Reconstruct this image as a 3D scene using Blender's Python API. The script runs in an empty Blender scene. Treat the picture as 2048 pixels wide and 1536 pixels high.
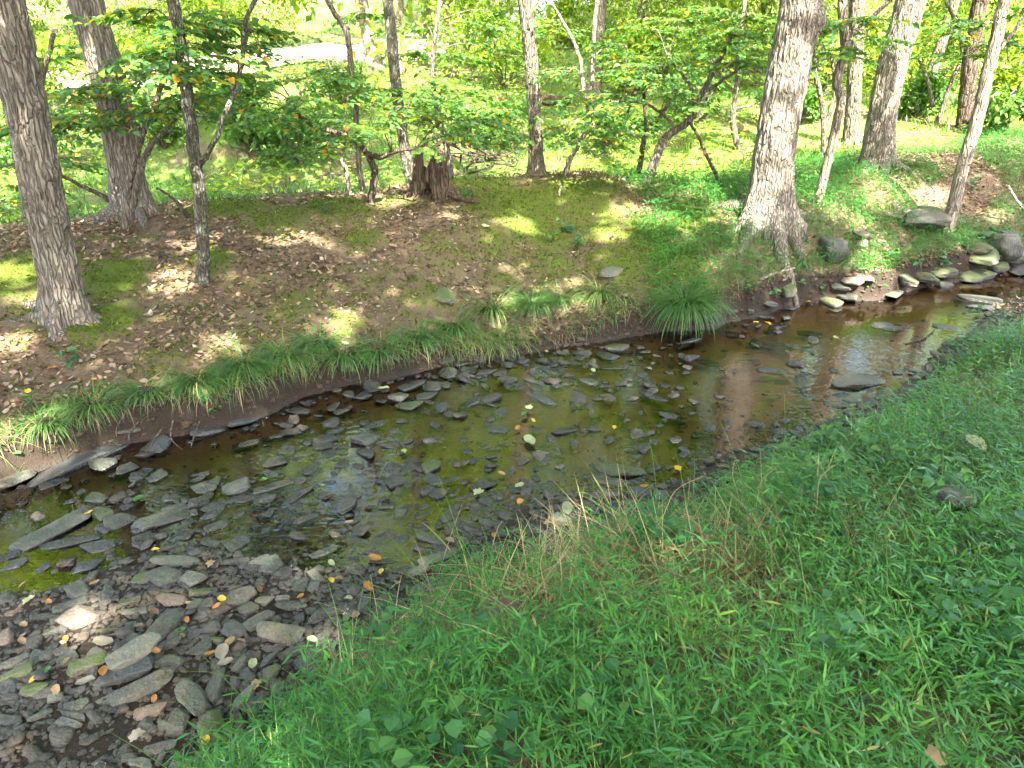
import bpy, math, random
import numpy as np
from mathutils import Vector, Matrix, Quaternion

random.seed(7)
RNG = np.random.default_rng(11)
R = math.radians
sc = bpy.context.scene
COL = sc.collection

# ------------------------------------------------------------------ camera
PITCH = R(25.3); FPX = 1420.0; CAMZ = 2.2
cam = bpy.data.cameras.new('camera'); camo = bpy.data.objects.new('camera', cam)
COL.objects.link(camo); sc.camera = camo
cam.sensor_width = 36.0; cam.lens = FPX / 2048 * 36
cam.clip_start = 0.05; cam.clip_end = 600
camo.location = (0, 0, CAMZ); camo.rotation_euler = (R(90) - PITCH, 0, 0)

# ------------------------------------------------------------------ sky, sun, exposure
SUN_EL = R(50); SUN_AZ = R(14)            # the sun stands behind the camera, a little to the right
LDIR = np.array([-math.sin(SUN_AZ) * math.cos(SUN_EL), math.cos(SUN_AZ) * math.cos(SUN_EL), -math.sin(SUN_EL)])
w = bpy.data.worlds.new('World'); sc.world = w; w.use_nodes = True
nt = w.node_tree; bg = nt.nodes['Background']
sky = nt.nodes.new('ShaderNodeTexSky'); sky.sky_type = 'NISHITA'; sky.sun_disc = False
sky.sun_elevation = SUN_EL; sky.sun_rotation = math.pi - SUN_AZ
sky.air_density = 1.0; sky.dust_density = 5.0; sky.ozone_density = 0.6
nt.links.new(sky.outputs[0], bg.inputs[0]); bg.inputs[1].default_value = 0.15
sl = bpy.data.lights.new('sun', 'SUN'); sl.energy = 4.6; sl.angle = R(0.53); sl.color = (1.0, 0.93, 0.80)
so = bpy.data.objects.new('sun', sl); COL.objects.link(so); so.location = (6, -14, 22)
so.rotation_euler = Vector(LDIR).to_track_quat('-Z', 'Y').to_euler()
sc.view_settings.view_transform = 'Standard'; sc.view_settings.look = 'None'
sc.view_settings.gamma = 1.0; sc.view_settings.use_curve_mapping = False
sc.view_settings.exposure = 3.35
sc.render.engine = 'CYCLES'
sc.cycles.use_denoising = True
sc.cycles.max_bounces = 6; sc.cycles.diffuse_bounces = 3; sc.cycles.glossy_bounces = 2
sc.cycles.transmission_bounces = 3; sc.cycles.transparent_max_bounces = 8
sc.cycles.caustics_reflective = False; sc.cycles.caustics_refractive = False
sc.cycles.sample_clamp_indirect = 4.0

# ------------------------------------------------------------------ noise and geometry helpers
def _hash(ix, iy, iz):
    h = (ix * 374761393 + iy * 668265263 + iz * 1442695041) & 0xFFFFFFFF
    h = ((h ^ (h >> 13)) * 1274126177) & 0xFFFFFFFF
    return ((h ^ (h >> 16)) & 0xFFFF) / 65535.0
def vn(x, y, z=0.0):
    x, y, z = np.broadcast_arrays(np.asarray(x, float), np.asarray(y, float), np.asarray(z, float))
    ix = np.floor(x).astype(np.int64); iy = np.floor(y).astype(np.int64); iz = np.floor(z).astype(np.int64)
    fx = x - ix; fy = y - iy; fz = z - iz
    fx = fx * fx * (3 - 2 * fx); fy = fy * fy * (3 - 2 * fy); fz = fz * fz * (3 - 2 * fz)
    def L(a, b, t): return a + (b - a) * t
    def P(k): return L(L(_hash(ix, iy, iz + k), _hash(ix + 1, iy, iz + k), fx), L(_hash(ix, iy + 1, iz + k), _hash(ix + 1, iy + 1, iz + k), fx), fy)
    return L(P(0), P(1), fz)
def fbm(x, y, z=0.0, o=3):
    s = 0; a = 0.5; t = 0
    for i in range(o):
        s = s + a * vn(np.asarray(x) * 2 ** i + 17 * i, np.asarray(y) * 2 ** i + 5 * i, np.asarray(z) * 2 ** i); t += a; a *= .5
    return s / t
def sm(t):
    t = np.clip(t, 0, 1); return t * t * (3 - 2 * t)

def unp(px, py, z=None, y=None):
    """a pixel of the 2048 x 1536 photograph, taken to a height or to a depth"""
    a = (px - 1024) / FPX; b = (768 - py) / FPX
    d = np.array([a, math.cos(PITCH) + b * math.sin(PITCH), -math.sin(PITCH) + b * math.cos(PITCH)])
    t = (z - CAMZ) / d[2] if y is None else y / d[1]
    return np.array([0, 0, CAMZ]) + d * t

def mk_mesh(name, V, quads=None, tris=None, smooth=True, tint=None, attrs=None):
    V = np.asarray(V, np.float32).reshape(-1, 3)
    me = bpy.data.meshes.new(name)
    me.vertices.add(len(V)); me.vertices.foreach_set('co', V.ravel())
    ls = []; tot = []
    if quads is not None and len(quads): q = np.asarray(quads, np.int32).reshape(-1, 4); ls.append(q.ravel()); tot.append(np.full(len(q), 4, np.int32))
    if tris is not None and len(tris): t = np.asarray(tris, np.int32).reshape(-1, 3); ls.append(t.ravel()); tot.append(np.full(len(t), 3, np.int32))
    li = np.concatenate(ls); lt = np.concatenate(tot); st = np.concatenate([[0], np.cumsum(lt)[:-1]]).astype(np.int32)
    me.loops.add(len(li)); me.loops.foreach_set('vertex_index', li)
    me.polygons.add(len(lt)); me.polygons.foreach_set('loop_start', st); me.polygons.foreach_set('loop_total', lt)
    me.polygons.foreach_set('use_smooth', np.full(len(lt), smooth, bool))
    A = dict(attrs or {})
    if tint is not None: A['tint'] = tint
    for k, v in A.items():
        at = me.attributes.new(k, 'FLOAT', 'POINT'); at.data.foreach_set('value', np.asarray(v, np.float32).ravel())
    me.update(calc_edges=True); me.validate()
    return me
def ob(name, me, mat=None, parent=None, label=None, cat=None, group=None, kind=None):
    o = bpy.data.objects.new(name, me); COL.objects.link(o)
    if mat is not None and me is not None and not me.materials: me.materials.append(mat)
    if parent is not None: o.parent = parent
    if label: o['label'] = label
    if cat: o['category'] = cat
    if group: o['group'] = group
    if kind: o['kind'] = kind
    return o
def thing(name, loc, label, cat, group=None):
    o = bpy.data.objects.new(name, None); COL.objects.link(o); o.location = loc; o.empty_display_size = .1
    o['label'] = label; o['category'] = cat
    if group: o['group'] = group
    return o

def catmull(P, n):
    P = np.asarray(P, float); Q = np.vstack([2 * P[0] - P[1], P, 2 * P[-1] - P[-2]])
    out = []
    for i in range(1, len(Q) - 2):
        for t in np.linspace(0, 1, n, endpoint=False):
            a, b, c, d = Q[i - 1], Q[i], Q[i + 1], Q[i + 2]
            out.append(.5 * ((2 * b) + (c - a) * t + (2 * a - 5 * b + 4 * c - d) * t * t + (3 * b - a - 3 * c + d) * t ** 3))
    out.append(P[-1]); return np.array(out)
def frames(P):
    T = np.gradient(P, axis=0); T /= np.linalg.norm(T, axis=1)[:, None] + 1e-9
    ref = np.array([0, 1, 0.]) if abs(T[0][1]) < .8 else np.array([1., 0, 0])
    U = np.zeros_like(T); u = np.cross(ref, T[0])
    for i in range(len(T)):
        u = u - T[i] * np.dot(u, T[i]); u /= np.linalg.norm(u) + 1e-9; U[i] = u
    return T, U, np.cross(T, U)
class Tubes:
    def __init__(s): s.V = []; s.Q = []; s.n = 0
    def add(s, P, r, k=6):
        P = np.asarray(P, float); n = len(P); r = np.broadcast_to(np.asarray(r, float), (n,))
        T, U, W = frames(P); th = np.arange(k) / k * 2 * np.pi
        V = P[:, None] + r[:, None, None] * (np.cos(th)[None, :, None] * U[:, None] + np.sin(th)[None, :, None] * W[:, None])
        i, j = np.meshgrid(np.arange(n - 1), np.arange(k), indexing='ij'); jn = (j + 1) % k
        s.Q.append(np.stack([i * k + j, i * k + jn, (i + 1) * k + jn, (i + 1) * k + j], -1).reshape(-1, 4) + s.n)
        s.V.append(V.reshape(-1, 3)); s.n += n * k
        s.V.append(P[-1:]); c = s.n; s.n += 1
        base = s.n - 1 - k
        s.Q.append(np.array([[base + a, base + (a + 1) % k, c, c] for a in range(k)])[:, :4])
    def mesh(s, name):
        V = np.vstack(s.V); Q = np.vstack(s.Q)
        d = Q[:, 2] == Q[:, 3]
        return mk_mesh(name, V, Q[~d], Q[d][:, :3])

def norm(v): return v / (np.linalg.norm(v, axis=-1, keepdims=True) + 1e-9)
def leaf_cards(C, D, N, L, W, hexa=True, droop=.15, fold=.18):
    """leaf blades: C base points, D directions, N normals, L lengths, W widths -> V, quads, tris, verts per leaf"""
    D = norm(D); N = norm(N - D * np.sum(N * D, 1, keepdims=True)); S = np.cross(D, N)
    L = L[:, None]; W = W[:, None]; n = len(C)
    if hexa:
        p0 = C
        m1 = C + D * L * .33 - N * L * droop * .12; m2 = C + D * L * .70 - N * L * droop * .5
        tip = C + D * L - N * L * droop
        V = np.stack([p0, m1 - S * W * .5 + N * W * fold, m1 + S * W * .5 + N * W * fold, m2 - S * W * .36 + N * W * fold * .7, m2 + S * W * .36 + N * W * fold * .7, tip,
                      m1, m2], 1).reshape(-1, 3)
        b = np.arange(n)[:, None] * 8
        T = np.concatenate([b + [0, 1, 6], b + [0, 6, 2], b + [3, 5, 7], b + [7, 5, 4]], 0)
        Q = np.concatenate([b + [1, 3, 7, 6], b + [6, 7, 4, 2]], 0)
        return V, Q, T, 8
    V = np.stack([C, C + D * L * .45 - S * W * .5, C + D * L - N * L * droop, C + D * L * .45 + S * W * .5], 1).reshape(-1, 3)
    return V, np.arange(n)[:, None] * 4 + [0, 1, 2, 3], None, 4
def leaf_strip(C, D, N, L, W, droop):
    """long narrow blades, six triangles-ish"""
    D = norm(D); N = norm(N - D * np.sum(N * D, 1, keepdims=True)); S = np.cross(D, N)
    L = L[:, None]; W = W[:, None]; dr = np.asarray(droop).reshape(-1, 1) if np.ndim(droop) else droop; n = len(C)
    m1 = C + D * L * .38 - N * L * dr * .14; m2 = C + D * L * .74 - N * L * dr * .55; tip = C + D * L - N * L * dr
    V = np.stack([C, m1 - S * W * .5, m1 + S * W * .5, m2 - S * W * .33, m2 + S * W * .33, tip], 1).reshape(-1, 3)
    b = np.arange(n)[:, None] * 6
    return V, b + [1, 3, 4, 2], np.concatenate([b + [0, 1, 2], b + [3, 5, 4]], 0), 6
def arcs(B, D, L, W, bend, seg=4):
    """grass blades bending over: B base, D start direction, bend = how far they turn down"""
    n = len(B); D = norm(D); H = D.copy(); H[:, 2] = 0; H = norm(H)
    side = norm(np.cross(D, np.tile([0, 0, 1.], (n, 1))) + 1e-4)
    pts = [B]; p = B.copy(); el = np.arcsin(np.clip(D[:, 2], -1, 1))
    for k in range(seg):
        e = el - bend * (k + .5) / seg
        p = p + (H * np.cos(e)[:, None] + np.array([0, 0, 1.]) * np.sin(e)[:, None]) * (L / seg)[:, None]; pts.append(p)
    V = []
    for k in range(seg):
        wd = (W * (1 - .75 * (k / seg) ** 1.5))[:, None] * .5
        V += [pts[k] - side * wd, pts[k] + side * wd]
    V.append(pts[-1]); V = np.stack(V, 1); m = 2 * seg + 1
    b = np.arange(n)[:, None] * m
    Q = np.concatenate([b + [2 * k, 2 * k + 1, 2 * k + 3, 2 * k + 2] for k in range(seg - 1)], 0)
    T = b + [2 * seg - 2, 2 * seg - 1, 2 * seg]
    return V.reshape(-1, 3), Q, T, m
def rep(a, k): return np.repeat(a, k)
def rdir(n): return norm(RNG.normal(size=(n, 3)))

# ------------------------------------------------------------------ materials
def mat(name):
    m = bpy.data.materials.new(name); m.use_nodes = True; t = m.node_tree
    for n in list(t.nodes): t.nodes.remove(n)
    return m, t
def N(t, typ, **k):
    n = t.nodes.new('ShaderNode' + typ)
    for a, b in k.items():
        if isinstance(a, str) and a.startswith('i_'): n.inputs[a[2:].replace('_', ' ')].default_value = b
        else: setattr(n, a, b)
    return n
def ramp(t, fac, stops):
    r = t.nodes.new('ShaderNodeValToRGB'); e = r.color_ramp.elements
    while len(e) < len(stops): e.new(.5)
    for x, (p, c) in zip(e, stops): x.position = p; x.color = (*c, 1)
    t.links.new(fac, r.inputs[0]); return r.outputs[0]
def mixc(t, fac, a, b, typ='MIX'):
    n = t.nodes.new('ShaderNodeMix'); n.data_type = 'RGBA'; n.blend_type = typ
    for s, v in ((n.inputs[0], fac), (n.inputs[6], a), (n.inputs[7], b)):
        if isinstance(v, (int, float)): s.default_value = v
        elif isinstance(v, tuple): s.default_value = (*v, 1)
        else: t.links.new(v, s)
    return n.outputs[2]
def math_(t, op, a, b=0.0, clamp=False):
    n = t.nodes.new('ShaderNodeMath'); n.operation = op; n.use_clamp = clamp
    for s, v in ((n.inputs[0], a), (n.inputs[1], b)):
        if isinstance(v, (int, float)): s.default_value = v
        else: t.links.new(v, s)
    return n.outputs[0]
def noise(t, scale, detail=3, rough=.6, vec=None, dist=0.0):
    n = N(t, 'TexNoise'); n.inputs['Scale'].default_value = scale; n.inputs['Detail'].default_value = detail
    n.inputs['Roughness'].default_value = rough; n.inputs['Distortion'].default_value = dist
    if vec is not None: t.links.new(vec, n.inputs['Vector'])
    return n.outputs['Fac']
def attr(t, name): n = N(t, 'Attribute'); n.attribute_name = name; return n.outputs['Fac']
def coord(t, kind='Object'): return N(t, 'TexCoord').outputs[kind]
def mapping(t, vec, scale):
    m = N(t, 'Mapping'); m.inputs['Scale'].default_value = scale; t.links.new(vec, m.inputs['Vector']); return m.outputs[0]
def bump(t, h, strength, dist):
    b = N(t, 'Bump'); b.inputs['Strength'].default_value = strength; b.inputs['Distance'].default_value = dist
    t.links.new(h, b.inputs['Height']); return b.outputs[0]
def out(t, sh): o = N(t, 'OutputMaterial'); t.links.new(sh, o.inputs[0])
def principled(t, col, rough=.7, spec=.4, nrm=None):
    p = N(t, 'BsdfPrincipled')
    for s, v in (('Base Color', col), ('Roughness', rough), ('Specular IOR Level', spec)):
        if isinstance(v, (int, float)): p.inputs[s].default_value = v
        elif isinstance(v, tuple): p.inputs[s].default_value = (*v, 1)
        else: t.links.new(v, p.inputs[s])
    if nrm is not None: t.links.new(nrm, p.inputs['Normal'])
    return p.outputs[0]

def leaf_mat(name, stops, trans=.35, rough=.42, spec=.45, warm=(1.25, 1.15, .5)):
    m, t = mat(name)
    c = ramp(t, attr(t, 'tint'), stops)
    nz = noise(t, 60, 2)
    c2 = mixc(t, math_(t, 'MULTIPLY', nz, .25), c, (.02, .04, .01))
    p = principled(t, c2, rough, spec)
    tr = N(t, 'BsdfTranslucent'); t.links.new(mixc(t, 1.0, c, warm, 'MULTIPLY'), tr.inputs[0])
    mx = N(t, 'MixShader'); mx.inputs[0].default_value = trans
    t.links.new(p, mx.inputs[1]); t.links.new(tr.outputs[0], mx.inputs[2]); out(t, mx.outputs[0]); return m
M = {}
M['stilt'] = leaf_mat('stiltgrass_leaf', [(0, (.022, .12, .024)), (.45, (.046, .20, .034)), (.8, (.10, .30, .04)), (.93, (.20, .38, .05)), (1, (.30, .28, .08))], .3, .38, .5)
M['grass'] = leaf_mat('grass_blade', [(0, (.03, .10, .02)), (.5, (.07, .18, .03)), (.85, (.14, .24, .04)), (1, (.36, .30, .12))], .35)
M['sedge'] = leaf_mat('sedge_blade', [(0, (.04, .13, .035)), (.5, (.085, .21, .045)), (.8, (.20, .28, .07)), (1, (.42, .34, .16))], .25)
M['meadow'] = leaf_mat('meadow_grass', [(0, (.045, .15, .03)), (.5, (.14, .26, .03)), (.9, (.27, .36, .06)), (1, (.42, .38, .14))], .4)
M['sapling'] = leaf_mat('sapling_leaf', [(0, (.045, .14, .045)), (.5, (.09, .22, .045)), (.85, (.17, .31, .04)), (.95, (.30, .30, .02)), (1, (.50, .30, .03))], .48, .36, .5)
M['canopy'] = leaf_mat('canopy_leaf', [(0, (.055, .14, .018)), (.5, (.11, .23, .02)), (.9, (.22, .32, .025)), (1, (.40, .30, .03))], .4)
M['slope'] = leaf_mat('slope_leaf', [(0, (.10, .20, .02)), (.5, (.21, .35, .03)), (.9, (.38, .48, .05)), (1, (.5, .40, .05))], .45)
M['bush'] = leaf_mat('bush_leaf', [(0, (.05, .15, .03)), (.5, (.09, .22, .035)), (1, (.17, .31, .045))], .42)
M['herb'] = leaf_mat('herb_leaf', [(0, (.02, .10, .04)), (.6, (.05, .18, .05)), (1, (.14, .28, .05))], .3)
M['litter'] = leaf_mat('dead_leaf', [(0, (.06, .038, .024)), (.35, (.15, .095, .058)), (.7, (.26, .175, .11)), (.9, (.38, .27, .185)), (1, (.44, .38, .31))], .12, .7, .25, (1.1, .9, .6))
M['straw'] = leaf_mat('dry_straw', [(0, (.30, .22, .10)), (1, (.50, .42, .22))], .2, .6, .3)
M['moss'] = leaf_mat('moss_pile', [(0, (.04, .07, .007)), (.6, (.10, .14, .012)), (1, (.19, .23, .025))], .3, .8, .15)
def plain_leaf(name, col, trans=.2):
    m, t = mat(name); nz = noise(t, 45, 3); c = mixc(t, nz, tuple(x * .75 for x in col), tuple(min(1, x * 1.2) for x in col))
    p = principled(t, c, .5, .35); tr = N(t, 'BsdfTranslucent'); t.links.new(c, tr.inputs[0])
    mx = N(t, 'MixShader'); mx.inputs[0].default_value = trans
    t.links.new(p, mx.inputs[1]); t.links.new(tr.outputs[0], mx.inputs[2]); out(t, mx.outputs[0]); return m
LEAFCOL = {'yellow': (.62, .42, .04), 'orange': (.40, .18, .05), 'tan': (.36, .24, .13), 'brown': (.17, .09, .05), 'green': (.07, .20, .05), 'pale': (.34, .37, .20), 'grey': (.28, .25, .19)}
for k, c in LEAFCOL.items(): M['fl_' + k] = plain_leaf('fallen_leaf_' + k, c)

def bark_mat(name, dark, light, lichen, lamt, scale=1.0):
    m, t = mat(name); co = coord(t)
    v = mapping(t, co, (1, 1, .22))
    a = noise(t, 38 * scale, 4, .65, v); b = noise(t, 5, 3, .6, co); g = noise(t, 14, 4, .65, co)
    c = mixc(t, ramp_f(t, a, .3, .7), dark, light)
    c = mixc(t, math_(t, 'MULTIPLY', ramp_f(t, b, .4, .65), .45), c, tuple(x * 1.25 for x in light))
    vo = N(t, 'TexVoronoi'); vo.feature = 'DISTANCE_TO_EDGE'; vo.inputs['Scale'].default_value = 36 * scale; vo.inputs['Randomness'].default_value = 1
    wv = N(t, 'VectorMath'); wv.operation = 'ADD'; t.links.new(mapping(t, co, (1, 1, .11)), wv.inputs[0])
    nz = N(t, 'TexNoise'); nz.inputs['Scale'].default_value = 9; t.links.new(co, nz.inputs['Vector']); sv = N(t, 'VectorMath'); sv.operation = 'SCALE'; sv.inputs['Scale'].default_value = .035; t.links.new(nz.outputs['Color'], sv.inputs[0]); t.links.new(sv.outputs[0], wv.inputs[1])
    t.links.new(wv.outputs[0], vo.inputs['Vector']); crack = ramp_f(t, vo.outputs['Distance'], .0, .20)
    c = mixc(t, math_(t, 'MULTIPLY', ramp_f(t, g, .52, .66), lamt), c, lichen)
    c = mixc(t, math_(t, 'MULTIPLY', math_(t, 'SUBTRACT', 1.0, crack, True), .50), c, tuple(x * .5 for x in dark))
    hh = math_(t, 'ADD', math_(t, 'MULTIPLY', crack, 1.4), math_(t, 'ADD', a, math_(t, 'MULTIPLY', g, .5)))
    out(t, principled(t, c, .85, .2, bump(t, hh, .9, .016))); return m
def ramp_f(t, f, lo, hi):
    n = N(t, 'MapRange'); n.inputs['From Min'].default_value = lo; n.inputs['From Max'].default_value = hi; t.links.new(f, n.inputs['Value']); return n.outputs[0]
M['oak'] = bark_mat('oak_bark', (.10, .084, .066), (.275, .24, .195), (.17, .20, .115), .42)
M['bark'] = bark_mat('grey_bark', (.075, .062, .048), (.22, .185, .145), (.20, .24, .13), .45)
M['palebark'] = bark_mat('pale_bark', (.16, .13, .10), (.31, .265, .21), (.26, .29, .2), .35)
M['lichenbark'] = bark_mat('lichen_bark', (.05, .045, .035), (.15, .14, .10), (.42, .46, .36), .85, 1.6)
M['darkbark'] = bark_mat('dark_twig', (.04, .03, .022), (.12, .09, .065), (.20, .22, .14), .3)
M['redwood'] = bark_mat('rotten_wood', (.045, .032, .024), (.15, .105, .075), (.09, .12, .04), .35, .8)
M['drift'] = bark_mat('bleached_wood', (.24, .20, .15), (.52, .46, .36), (.3, .32, .2), .2)

def stone_mat(name, a, b, moss, mossc=(.085, .15, .02), warm=0.0):
    m, t = mat(name); co = coord(t); geo = N(t, 'NewGeometry'); oi = N(t, 'ObjectInfo')
    wco = geo.outputs['Position']
    n1 = noise(t, 14, 4, .65, wco); n2 = noise(t, 70, 3, .6, wco); n3 = noise(t, 6, 3, .6, wco)
    c = mixc(t, ramp_f(t, n1, .3, .7), a, b)
    c = mixc(t, math_(t, 'MULTIPLY', oi.outputs['Random'], .65), c, tuple(x * .48 for x in a))
    c = mixc(t, math_(t, 'MULTIPLY', ramp_f(t, n2, .45, .75), .4), c, tuple(min(1, x * 1.5) for x in b))
    c = mixc(t, math_(t, 'MULTIPLY', ramp_f(t, n3, .5, .75), .4 + warm), c, (.20, .135, .075))
    sep = N(t, 'SeparateXYZ'); t.links.new(geo.outputs['Normal'], sep.inputs[0])
    mk = math_(t, 'MULTIPLY', ramp_f(t, sep.outputs[2], .1, .75), ramp_f(t, math_(t, 'ADD', n1, math_(t, 'MULTIPLY', n2, .4)), .78 - .45 * moss, .95 - .40 * moss))
    c = mixc(t, math_(t, 'MULTIPLY', mk, min(1, moss * 1.6)), c, mossc)
    sp = N(t, 'SeparateXYZ'); t.links.new(wco, sp.inputs[0])
    wet = math_(t, 'SUBTRACT', 1.0, ramp_f(t, math_(t, 'ADD', sp.outputs[2], math_(t, 'MULTIPLY', n1, .03)), .018, .045), True)
    c = mixc(t, math_(t, 'MULTIPLY', wet, .62), c, (.022, .022, .020))
    rg = math_(t, 'SUBTRACT', .82, math_(t, 'MULTIPLY', wet, .62))
    out(t, principled(t, c, rg, .45, bump(t, math_(t, 'ADD', n1, math_(t, 'MULTIPLY', n2, .5)), .9, .018))); return m
M['stone'] = stone_mat('creek_stone', (.056, .060, .050), (.108, .110, .090), .14)
M['stone_pale'] = stone_mat('pale_stone', (.105, .108, .085), (.18, .176, .138), .14)
M['stone_dark'] = stone_mat('dark_slate', (.042, .045, .045), (.082, .087, .085), .05)
M['stone_moss'] = stone_mat('mossy_stone', (.08, .084, .066), (.14, .14, .105), .55, (.06, .085, .018))
M['stone_red'] = stone_mat('reddish_stone', (.15, .115, .092), (.22, .175, .14), .08, warm=.2)
M['gravel'] = stone_mat('gravel', (.042, .041, .036), (.092, .087, .073), .03, warm=.1)

def ground_mat():
    m, t = mat('forest_ground'); geo = N(t, 'NewGeometry'); p = geo.outputs['Position']
    n1 = noise(t, 9, 4, .65, p); n2 = noise(t, 55, 4, .7, p); n3 = noise(t, 1.3, 3, .6, p); n4 = noise(t, 160, 2, .6, p)
    soil = mixc(t, n2, (.06, .042, .028), (.18, .125, .08))
    soil = mixc(t, math_(t, 'MULTIPLY', ramp_f(t, n1, .45, .7), .6), soil, (.23, .16, .105))
    moss = mixc(t, n2, (.035, .06, .007), (.115, .145, .015))
    moss = mixc(t, math_(t, 'MULTIPLY', n4, .35), moss, (.03, .055, .008))
    mk = ramp_f(t, math_(t, 'ADD', attr(t, 'moss'), math_(t, 'ADD', math_(t, 'MULTIPLY', math_(t, 'SUBTRACT', n1, .5), 1.5), math_(t, 'MULTIPLY', math_(t, 'SUBTRACT', n2, .5), 1.3))), .40, .80)
    c = mixc(t, mk, soil, moss)
    green = mixc(t, n2, (.05, .11, .018), (.16, .25, .035))
    c = mixc(t, math_(t, 'MULTIPLY', attr(t, 'meadow'), ramp_f(t, math_(t, 'ADD', n3, math_(t, 'MULTIPLY', n1, .3)), .50, .70)), c, green)
    mud = mixc(t, n1, (.022, .017, .012), (.048, .036, .025))
    mud = mixc(t, math_(t, 'MULTIPLY', n2, .6), mud, (.018, .013, .009))
    bed = mixc(t, n1, (.21, .135, .066), (.32, .215, .115))
    bed = mixc(t, math_(t, 'MULTIPLY', ramp_f(t, n2, .45, .7), .6), bed, (.085, .058, .032))
    c = mixc(t, attr(t, 'mud'), c, mud); c = mixc(t, attr(t, 'bed'), c, bed)
    sp = N(t, 'SeparateXYZ'); t.links.new(p, sp.inputs[0])
    wet = math_(t, 'SUBTRACT', 1.0, ramp_f(t, sp.outputs[2], .005, .05), True)
    wet = math_(t, 'MULTIPLY', wet, attr(t, 'mud'))
    c = mixc(t, math_(t, 'MULTIPLY', wet, .35), c, (.03, .022, .015))
    rg = math_(t, 'SUBTRACT', .9, math_(t, 'MULTIPLY', wet, .5))
    h = math_(t, 'ADD', math_(t, 'MULTIPLY', n1, .7), n2)
    out(t, principled(t, c, rg, .25, bump(t, h, .7, .02))); return m
M['ground'] = ground_mat()

def water_mat():
    m, t = mat('creek_water'); p = N(t, 'NewGeometry').outputs['Position']
    n1 = noise(t, 16, 2, .5, mapping(t, p, (1, 1.6, 1)), .6); n2 = noise(t, 5, 2, .5, p)
    big = noise(t, .9, 2, .5, p)
    h = math_(t, 'ADD', math_(t, 'MULTIPLY', n1, math_(t, 'ADD', .25, ramp_f(t, big, .40, .62))), math_(t, 'MULTIPLY', n2, .5))
    nr = bump(t, h, .20, .012)
    gl = N(t, 'BsdfGlossy'); gl.inputs['Roughness'].default_value = .02; t.links.new(nr, gl.inputs['Normal'])
    tr = N(t, 'BsdfTransparent'); tr.inputs[0].default_value = (.86, .79, .60, 1)
    fr = N(t, 'Fresnel'); fr.inputs[0].default_value = 1.65; t.links.new(nr, fr.inputs['Normal'])
    mx = N(t, 'MixShader'); t.links.new(math_(t, 'MULTIPLY', fr.outputs[0], 1.4, True), mx.inputs[0])
    t.links.new(tr.outputs[0], mx.inputs[1]); t.links.new(gl.outputs[0], mx.inputs[2]); out(t, mx.outputs[0]); return m
M['water'] = water_mat()
def simple(name, a, b, scale, rough=.9, bs=.5):
    m, t = mat(name); p = N(t, 'NewGeometry').outputs['Position']; n = noise(t, scale, 4, .65, p)
    out(t, principled(t, mixc(t, n, a, b), rough, .2, bump(t, n, bs, .02))); return m
M['clod'] = simple('soil_clod', (.035, .025, .018), (.10, .07, .046), 30)
M['path'] = simple('pale_track', (.42, .36, .28), (.62, .55, .46), 6)

# ------------------------------------------------------------------ the lie of the land
FARP = [(-200,1010),(0,965),(100,925),(230,890),(400,860),(520,830),(600,790),(680,775),(850,740),(1000,715),(1080,700),(1150,690),(1250,670),(1330,660),(1430,655),(1480,635),(1560,620),(1650,605),(1780,595),(1850,575),(1960,550),(2048,545),(2200,530)]
NEARP = [(-200,1260),(0,1200),(130,1170),(250,1130),(400,1120),(560,1150),(700,1150),(830,1130),(950,1060),(1050,1010),(1150,990),(1300,975),(1400,945),(1440,915),(1560,860),(1700,830),(1800,770),(1880,690),(1960,640),(2048,600),(2200,570)]
GRASSP = [(380,1560),(470,1490),(560,1400),(690,1290),(740,1200),(800,1160),(900,1115),(1000,1085),(1100,1065),(1220,1055),(1330,1015),(1400,965),(1470,925),(1560,880),(1700,860),(1800,800),(1870,730),(1950,665),(2048,625),(2250,590)]
FAR = np.array([unp(a, b, 0)[:2] for a, b in FARP]); FAR = np.vstack([[-40, -14], [-9, 1.4], FAR, [11, 9.3], [40, 20]])
NEAR = np.array([unp(a, b, 0)[:2] for a, b in NEARP]); NEAR = np.vstack([[-40, -16], [-8.5, .4], NEAR, [10.5, 8.4], [40, 18.6]])
GRS = np.array([unp(a, b, .1)[:2] for a, b in GRASSP]); GRS = np.vstack([[-1.6, -1.5], [-1.15, .6], GRS, [10, 7.9], [40, 17.5]])
def dist_poly(x, y, P):
    d = np.full(x.shape, 1e9)
    for (x0, y0), (x1, y1) in zip(P[:-1], P[1:]):
        ex, ey = x1 - x0, y1 - y0; t = np.clip(((x - x0) * ex + (y - y0) * ey) / (ex * ex + ey * ey), 0, 1)
        d = np.minimum(d, np.hypot(x - x0 - t * ex, y - y0 - t * ey))
    return d
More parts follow.
